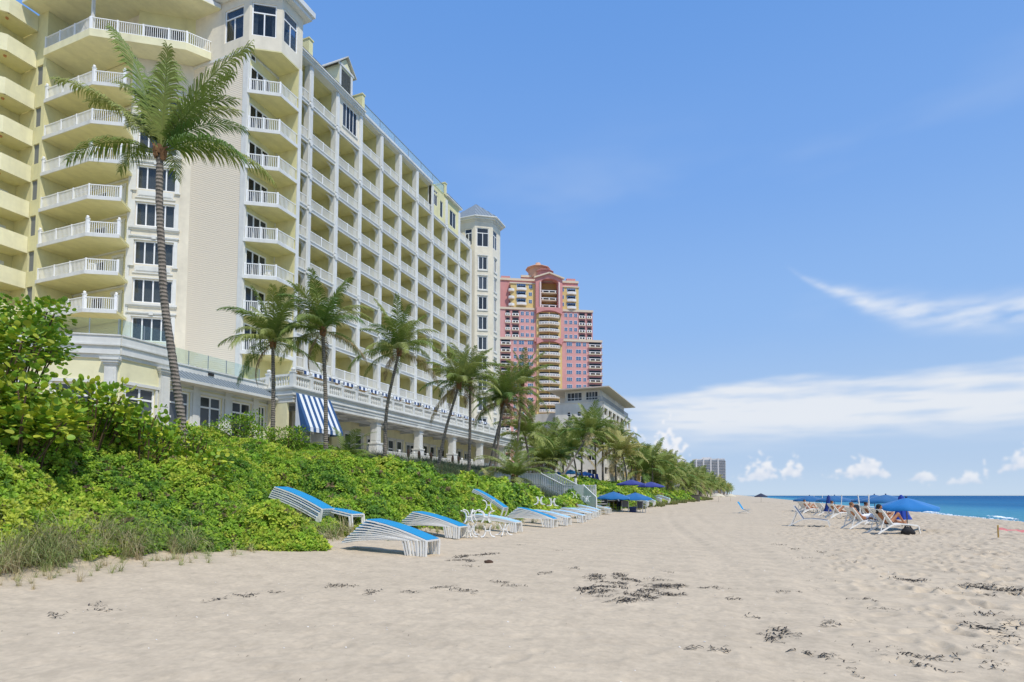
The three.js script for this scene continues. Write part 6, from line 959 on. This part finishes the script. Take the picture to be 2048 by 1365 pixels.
// ---------- people ----------
function blob(bones, cell, pad = .12) { // smooth union of tapered capsules, meshed on a grid
  const lo = new THREE.Vector3(1e9, 1e9, 1e9), hi = lo.clone().negate(); for (const [a, b, ra, rb] of bones) for (const [p, r] of [[a, ra], [b, rb]]) { lo.min(new THREE.Vector3(p[0] - r, p[1] - r, p[2] - r)); hi.max(new THREE.Vector3(p[0] + r, p[1] + r, p[2] + r)); }
  lo.subScalar(pad); hi.addScalar(pad); const size = Math.max(hi.x - lo.x, hi.y - lo.y, hi.z - lo.z), res = Math.min(110, Math.ceil(size / cell)), mc = new MarchingCubes(res, new THREE.MeshStandardMaterial(), false, false, 120000); mc.isolation = 0; const k = .035, f = mc.field, c = new THREE.Vector3().addVectors(lo, hi).multiplyScalar(.5), hs = size / 2, st = 2 / res;
  for (let z = 0; z < res; z++) for (let y = 0; y < res; y++) for (let x = 0; x < res; x++) {
    const X = c.x + hs * (-1 + x * st), Y = c.y + hs * (-1 + y * st), Z = c.z + hs * (-1 + z * st); let s = 0, mn = 1e9;
    for (const [a, b, ra, rb] of bones) { const bx = b[0] - a[0], by = b[1] - a[1], bz = b[2] - a[2], px = X - a[0], py = Y - a[1], pz = Z - a[2], L = bx * bx + by * by + bz * bz, t = L > 1e-9 ? clamp((px * bx + py * by + pz * bz) / L) : 0, d = Math.hypot(px - bx * t, py - by * t, pz - bz * t) - (ra + (rb - ra) * t); if (d < mn) mn = d; s += Math.exp(-d / k * 1.6); }
    f[(z * res + y) * res + x] = mn > .25 ? -mn : k / 1.6 * Math.log(s);
  }
  mc.update(); const n = mc.count, g = new THREE.BufferGeometry(), P = mc.positionArray.slice(0, n * 3), Nn = mc.normalArray.slice(0, n * 3); for (let i = 0; i < n; i++) { P[3 * i] = c.x + hs * P[3 * i]; P[3 * i + 1] = c.y + hs * P[3 * i + 1]; P[3 * i + 2] = c.z + hs * P[3 * i + 2]; }
  g.setAttribute('position', new THREE.BufferAttribute(P, 3)); g.setAttribute('normal', new THREE.BufferAttribute(Nn, 3)); return g;
}
const skins = ['#b9835f', '#a8724e', '#8f5b3c'].map((c) => std(c, .6));
// joints in metres, x forward (towards the feet), z to the person's left
function person(label, pose, { x, n, turn, skin = 0, hair = '#3b2a20', hairLong = false, clothes = [], y = groundBase(x, n), s = 1 }) {
  const t = thing('person', label, 'person', [x, y, n], turn), J = pose, B = [], add = (a, b, ra, rb) => B.push([J[a] ?? a, J[b] ?? b, ra, rb]);
  add('pelvis', 'chest', .115, .13); add('chest', 'neck', .12, .055); add('neck', 'head0', .052, .05); add('head0', 'head', .075, .095); add('shL', 'shR', .058, .058); add('hipL', 'hipR', .1, .1);
  for (const S of ['L', 'R']) { add('chest', 'sh' + S, .08, .058); add('sh' + S, 'el' + S, .05, .04); add('el' + S, 'wr' + S, .04, .028); const w = J['wr' + S], h = J['hd' + S]; B.push([w, h, .03, .032]); const d = new THREE.Vector3(h[0] - w[0], h[1] - w[1], h[2] - w[2]).normalize(); for (let i = 0; i < 4; i++) { const o = (i - 1.5) * .02; B.push([[h[0], h[1], h[2] + o], [h[0] + d.x * (.07 + .015 * (i % 3 ? 1 : 0)), h[1] + d.y * .07 - .015, h[2] + d.z * .07 + o * 1.2], .011, .009]); } B.push([[w[0] + d.x * .03, w[1] + .01, w[2]], [h[0] + d.x * .03, h[1] + .035, h[2] + .03], .012, .01]); add('hip' + S, 'kn' + S, .085, .058); add('kn' + S, 'an' + S, .056, .036); const a = J['an' + S], f = J['ft' + S]; B.push([a, f, .036, .03]); }
  const hd = J.head, fx = J.face ?? [1, 0, 0]; B.push([[hd[0] + fx[0] * .088, hd[1] - .01, hd[2] + fx[2] * .088], [hd[0] + fx[0] * .108, hd[1] - .035, hd[2] + fx[2] * .108], .012, .016]); for (const q of [-1, 1]) B.push([[hd[0] - fx[2] * q * .09, hd[1] + .015, hd[2] + fx[0] * q * .09], [hd[0] - fx[2] * q * .092, hd[1] - .03, hd[2] + fx[0] * q * .092], .015, .012]);
  mesh('body', blob(B, .02), skins[skin], t);
  const hb = [[[hd[0] - fx[0] * .02, hd[1] + .03, hd[2] - fx[2] * .02], [hd[0] - fx[0] * .035, hd[1] + .035, hd[2] - fx[2] * .035], .096, .092]]; if (hairLong) hb.push([[hd[0] - fx[0] * .06, hd[1] + .02, hd[2]], [hd[0] - fx[0] * .12, hd[1] - .26, hd[2]], .075, .05]); mesh('hair', blob(hb, .016, .05), std(hair, .8), t);
  for (const [nm, bs, c] of clothes) mesh(nm, blob(bs.map(([a, b, ra, rb]) => [J[a] ?? a, J[b] ?? b, ra, rb]), .02), std(c, .85), t);
  const e = new MB(); for (const q of [-1, 1]) e.add(new THREE.SphereGeometry(.012, 6, 5), new THREE.Matrix4().makeTranslation(hd[0] + fx[0] * .088 - fx[2] * q * .034, hd[1] + .012, hd[2] + fx[2] * .088 + fx[0] * q * .034)); e.add(new THREE.SphereGeometry(.016, 6, 4), new THREE.Matrix4().makeScale(1, .4, 1.6).setPosition(hd[0] + fx[0] * .086, hd[1] - .055, hd[2] + fx[2] * .086)); e.build('face_features', std('#3a2420', .6), t);
  t.scale.setScalar(s); return t;
}
const recline = (legs) => ({ pelvis: [.80, .50, 0], chest: [.52, .83, 0], neck: [.40, 1.02, 0], head0: [.41, 1.09, 0], head: [.43, 1.17, 0], shL: [.44, .95, .17], shR: [.44, .95, -.17], hipL: [.84, .50, .09], hipR: [.84, .50, -.09], ...legs });
const manPose = recline({ elL: [.62, .70, .27], wrL: [.82, .58, .25], hdL: [.90, .55, .22], elR: [.6, .68, -.27], wrR: [.80, .56, -.26], hdR: [.88, .54, -.24], knL: [1.25, .56, .10], anL: [1.66, .45, .10], ftL: [1.72, .58, .11], knR: [1.25, .54, -.10], anR: [1.66, .45, -.09], ftR: [1.72, .58, -.1], face: [.98, 0, -.15] });
const womanPose = recline({ elL: [.68, .74, .25], wrL: [.88, .86, .15], hdL: [.94, .90, .10], elR: [.66, .72, -.25], wrR: [.88, .84, -.15], hdR: [.94, .88, -.1], knL: [1.22, .86, .10], anL: [1.5, .47, .10], ftL: [1.62, .44, .1], knR: [1.26, .54, -.10], anR: [1.68, .46, -.1], ftR: [1.76, .55, -.1], face: [1, 0, 0] });
const turnOf = (b) => Math.PI / 2 - b * Math.PI / 180;
person('bare-chested man lying on a lounger with a white towel over his legs', manPose, { x: 4.35, n: 31.9, turn: turnOf(64), skin: 0, hair: '#7a5638', clothes: [['shorts', [['pelvis', [.9, .5, 0], .135, .12], ['hipL', [1.08, .55, .1], .105, .09], ['hipR', [1.08, .54, -.1], .105, .09]], '#8b93a8'], ['towel', [[[.95, .60, .05], [1.3, .66, .1], .1, .09], [[.95, .60, -.05], [1.3, .64, -.1], .1, .09], [[1.3, .65, .1], [1.55, .5, .1], .08, .06]], '#eceef2']] });
person('woman in a black bikini lying on the nearest lounger, one knee raised', womanPose, { x: 4.9, n: 28.55, turn: turnOf(62), skin: 1, hair: '#1b1412', hairLong: true, s: .96, clothes: [['bikini_top', [[[.50, .86, .09], [.50, .86, -.09], .088, .088]], '#17171a'], ['bikini_bottom', [['hipL', 'hipR', .112, .112], ['pelvis', [.86, .48, 0], .12, .1]], '#17171a']] });
person('shaded person lying behind the nearest lounger', manPose, { x: 5.9, n: 37.6, turn: turnOf(64), skin: 2, hair: '#2a1d16', s: .97, clothes: [['shorts', [['pelvis', [.9, .5, 0], .135, .12], ['hipL', [1.08, .55, .1], .105, .09], ['hipR', [1.08, .54, -.1], .105, .09]], '#6a5a3c']] });
person('tanned person on the lounger right of the closed umbrella', womanPose, { x: 5.3, n: 46.5, turn: turnOf(64), skin: 1, hair: '#4a3322', s: .97, clothes: [['swim_top', [['pelvis', 'chest', .125, .138]], '#c9b9b0']] });
person('pale person on the lounger of the far group', womanPose, { x: 4.6, n: 58.8, turn: turnOf(64), skin: 0, hair: '#3a2a1f', s: .97, clothes: [['swim_suit', [['pelvis', 'chest', .125, .138]], '#d58a86']] });
const standPose = { pelvis: [0, .93, 0], chest: [0, 1.28, 0], neck: [.0, 1.46, 0], head0: [.01, 1.53, 0], head: [.02, 1.62, 0], shL: [0, 1.4, .18], shR: [0, 1.4, -.18], hipL: [0, .9, .09], hipR: [0, .9, -.09], elL: [-.02, 1.12, .25], wrL: [.12, .95, .26], hdL: [.16, .9, .25], elR: [.02, 1.12, -.25], wrR: [.2, 1.05, -.2], hdR: [.28, 1.05, -.18], knL: [.03, .5, .1], anL: [-.01, .08, .1], ftL: [.13, .04, .11], knR: [.02, .5, -.1], anR: [-.01, .08, -.1], ftR: [.13, .04, -.11] };
person('attendant in a white shirt standing by the counter', standPose, { x: -10.7, n: 53.0, turn: turnOf(-20), skin: 2, hair: '#1c1512', clothes: [['shirt', [['pelvis', 'chest', .14, .155], ['shL', 'shR', .085, .085], ['shL', 'elL', .078, .07], ['shR', 'elR', .078, .07]], '#f0f1f1'], ['trousers', [['hipL', 'knL', .1, .078], ['hipR', 'knR', .1, .078], ['knL', 'anL', .076, .06], ['knR', 'anR', .076, .06], ['hipL', 'hipR', .115, .115]], '#24242a']] });
// black tote on the sand
{ const x = 6.25, n = 28.75, y = groundBase(x, n), t = thingL('tote_bag', 'slumped black bag on the sand beside the nearest lounger', 'bag', [x, y, n]), g = new THREE.SphereGeometry(1, 20, 14), p = g.attributes.position; for (let i = 0; i < p.count; i++) { const v = new THREE.Vector3().fromBufferAttribute(p, i), k = 1 + .14 * noise(v.x * 2.2, v.y * 2.2, v.z * 2.2); p.setXYZ(i, v.x * .26 * k * (1 - .25 * Math.max(0, v.y)), Math.max(-.02, v.y * .22 * k + .09), v.z * .16 * k); } g.computeVertexNormals(); mesh('body', g, std('#18181b', .75), t); for (const z of [-.06, .06]) new MB().tube([new THREE.Vector3(-.12, .22, z), new THREE.Vector3(-.08, .33, z), new THREE.Vector3(.08, .33, z), new THREE.Vector3(.12, .22, z)], .014, 12, 5).build('handle', std('#18181b', .7), t); }
{ const x = -5.5, n = 12.35, y = groundH(x, n), t = thingL('coconut_husk', 'brown coconut husk lying on the sand past the seaweed', 'husk', [x, y, n]), g = new THREE.SphereGeometry(1, 14, 10), p = g.attributes.position; for (let i = 0; i < p.count; i++) { const v = new THREE.Vector3().fromBufferAttribute(p, i), k = 1 + .15 * noise(v.x * 3, v.y * 3, v.z * 3); p.setXYZ(i, v.x * .1 * k, v.y * .055 * k + .02, v.z * .075 * k); } g.computeVertexNormals(); mesh('shell', g, std('#4f3b2d', .95), t); new MB().cyl(new THREE.Vector3(-.095, .03, 0), new THREE.Vector3(-.115, .035, 0), .03, .02, 8).build('stem_end', std('#4c3424', .95), t); }

// ---------- washed-up seaweed, twigs and shell bits ----------
(function wrack() {
  const patches = [[-2.75, 11.22, .9], [-2.34, 11.62, .8], [-2.1, 11.12, .8], [-2.46, 10.63, .6], [-2.49, 9.82, .9], [-2.29, 9.51, .8], [-2.17, 10.12, .7], [-2.09, 10.58, .6], [-1.7, 9, .9], [-1.6, 9.52, .9], [-1.53, 10.09, .8], [-1.43, 10.6, .9], [-1.24, 10.8, .8], [-1.25, 9.82, .6], [-1.09, 9.83, .6], [-1.57, 11.33, .5], [-1.53, 12.51, .3], [-2.09, 9.18, .4], [-3.76, 11.21, .5], [-3.42, 12.19, .4], [-6.69, 13.37, .9], [-6.4, 12.52, .7], [-6.08, 12.54, .6], [-6.42, 14, .8], [-6.27, 14.48, .4], [-5.57, 11.62, .4], [-6.66, 17.36, .3], [-5.01, 16.05, .3], [-5.63, 8.02, .5], [-5.13, 8.27, .4], [-4.78, 8.9, .4], [-4.34, 8.69, .6], [-4.13, 9.77, .5], [-3.74, 9.49, .4], [-4.89, 8.74, .3], [-7.25, 6.88, .4], [-7.21, 7.03, .4], [-7.35, 6.52, .4], [-8.13, 4.79, .4], [-7.91, 5.31, .3], [-8.35, 5.43, .3], [-6.6, 8.23, .5], [-6.43, 8.36, .5], [-7.06, 7.34, .3], [1, 20.83, .6], [1.27, 19.4, .6], [1.33, 16.83, .5], [1.91, 18.49, .6], [2.07, 17.81, .5], [2.28, 15.99, .4], [2.76, 13.06, .8], [2.9, 12.98, .8], [3.8, 12.68, 1], [3.87, 12.36, 1], [4.04, 12.14, 1], [3.56, 11.58, .6], [3.04, 11.64, .5], [1.68, 10.49, .4], [3.02, 9.86, .6], [2.64, 8.87, .8], [2.79, 8.87, .6], [2.76, 8.5, .6], [2.67, 7.96, .4], [2.29, 7.59, .5], [.25, 7.37, .7], [.4, 7.64, .7], [.68, 6.63, .6], [.92, 8.34, .5], [.08, 8.5, .4], [-.19, 9.84, .4], [-.52, 10.78, .5], [.65, 10.79, .5], [-.37, 6.44, .4], [1.81, 9.75, .3], [1.76, 7.07, .5], [1.53, 6.6, .5], [1.46, 7.05, .4], [.85, 6.16, .3], [2.14, 6.85, .4], [3.16, 9.39, .3]];
  const r = rng(313), spots = [], shells = [];
  const put = (x, n, sc, dark) => { if (r() < .0) return; const v = .7 + .6 * r(); spots.push({ pos: V3(x, groundH(x, n) + .004, n), dir: new THREE.Vector3((r() - .5) * .16, 1, (r() - .5) * .16), spin: r() * 6.28, sc, sy: .3 + r() * .8, col: dark ? [.020 * v, .016 * v, .013 * v] : [.085 * v, .06 * v, .04 * v] }); };
  for (const [x, n, s] of patches) { const k = Math.round(8 + s * s * (x > 0 ? 60 : 105)), a = r() * 3 - 1.5, L = .14 + .34 * s; for (let i = 0; i < k; i++) { const u = (r() + r() - 1) * L, w = (r() + r() - 1) * L * .5; put(x + u * Math.cos(a) - w * Math.sin(a), n + u * Math.sin(a) + w * Math.cos(a), (.35 + .75 * r()) * (.5 + .6 * s), r() < .88); } }
  for (let i = 0; i < 5200; i++) { const n = 4.5 + 30 * r() ** 1.4, x = 1 + 13 * r() * (.25 + n / 40); if (fbm(x * .6, n * .9, 44, 3) < .06 + .1 * r()) continue; put(x, n, .16 + .4 * r(), r() < .45); }
  for (let i = 0; i < 900; i++) { const n = 4 + 18 * r() ** 1.3, x = -9.5 + 11 * r(); if (r() < .55) continue; put(x, n, .14 + .3 * r() * r(), r() < .6); }
  const p = [], idx = []; for (let i = 0; i <= 5; i++) { const t = i / 5, w = .011 * (1 - .6 * Math.abs(2 * t - 1)); p.push(-.06 + .12 * t, .016 * Math.sin(t * 5) + .008, -w + .02 * Math.sin(t * 4), -.06 + .12 * t, .016 * Math.sin(t * 5) + .012, w + .02 * Math.sin(t * 4)); if (i) { const k = 2 * i; idx.push(k - 2, k - 1, k, k - 1, k + 1, k); } } const g = new THREE.BufferGeometry(); g.setAttribute('position', new THREE.Float32BufferAttribute(p, 3)); g.setIndex(idx); g.computeVertexNormals();
  scatter('seaweed', 'dark dry seaweed strewn over the sand', g, new THREE.MeshStandardMaterial({ color: 0xffffff, roughness: .9, side: THREE.DoubleSide }), spots);
  for (let i = 0; i < 180; i++) { const n = 4 + 12 * r() ** 1.5, x = -9 + 13 * r(), v = .6 + .3 * r(); shells.push({ pos: V3(x, groundH(x, n) + .003, n), dir: new THREE.Vector3((r() - .5), 1, (r() - .5)), spin: r() * 6, sc: .006 + .011 * r() * r(), sy: .5, col: [v, v * .97, v * .92] }); }
  scatter('shell_bits', 'tiny white shell fragments on the sand', new THREE.IcosahedronGeometry(1, 0), new THREE.MeshStandardMaterial({ color: 0xffffff, roughness: .6 }), shells);
})();

// ---------- white chairs on the balconies ----------
{ const proto = thingL('balcony_chair', '', 'chair', [0, 0, 0], 0, 'white balcony chairs'); scene.remove(proto); taken.set('balcony_chair', 0); const V = (a, c, d) => new THREE.Vector3(a, c, d);
  for (const [x, z] of [[-.25, -.25], [.25, -.25], [-.25, .25], [.25, .25]]) new MB().bar(V(x, 0, z), V(x * .9, .42, z * .9), .04).build('leg', resin, proto);
  new MB().box(-.27, .27, .4, .44, -.26, .26).build('seat', resin, proto); for (let i = 0; i < 5; i++) new MB().box(-.24 + i * .105, -.18 + i * .105, .44, .92, .23, .26).build('back_slat', resin, proto); new MB().box(-.27, .27, .92, .98, .23, .27).build('back_rail', resin, proto);
  for (const [x, n, L, t, label] of [[-36.4, 36.5, 19.4, .6, 'white chair on the corner tower’s balcony level with the pavilion palms'], [-36.6, 36.9, 22.45, 2, 'white chair on the corner tower’s balcony fourth from below'], [-36.3, 37.2, 35, 1, 'white chair on the corner tower’s highest balcony'], [-51, 30.6, 16.3, .5, 'white chair on the lowest angled balcony at left'], [-50, 30.8, 19.4, 2.4, 'left white chair on the second angled balcony'], [-48.9, 30.5, 19.4, 4, 'right white chair on the second angled balcony'], [-51.5, 30.5, 35, 1.2, 'white chair on the angled balcony under the eave']]) { const c = proto.clone(); c.name = numbered('balcony_chair'); c.position.set(x, L + .02, -n); c.rotation.y = t; c.userData = { label, category: 'chair', group: 'white balcony chairs' }; scene.add(c); } }
renderer.render(scene, camera);
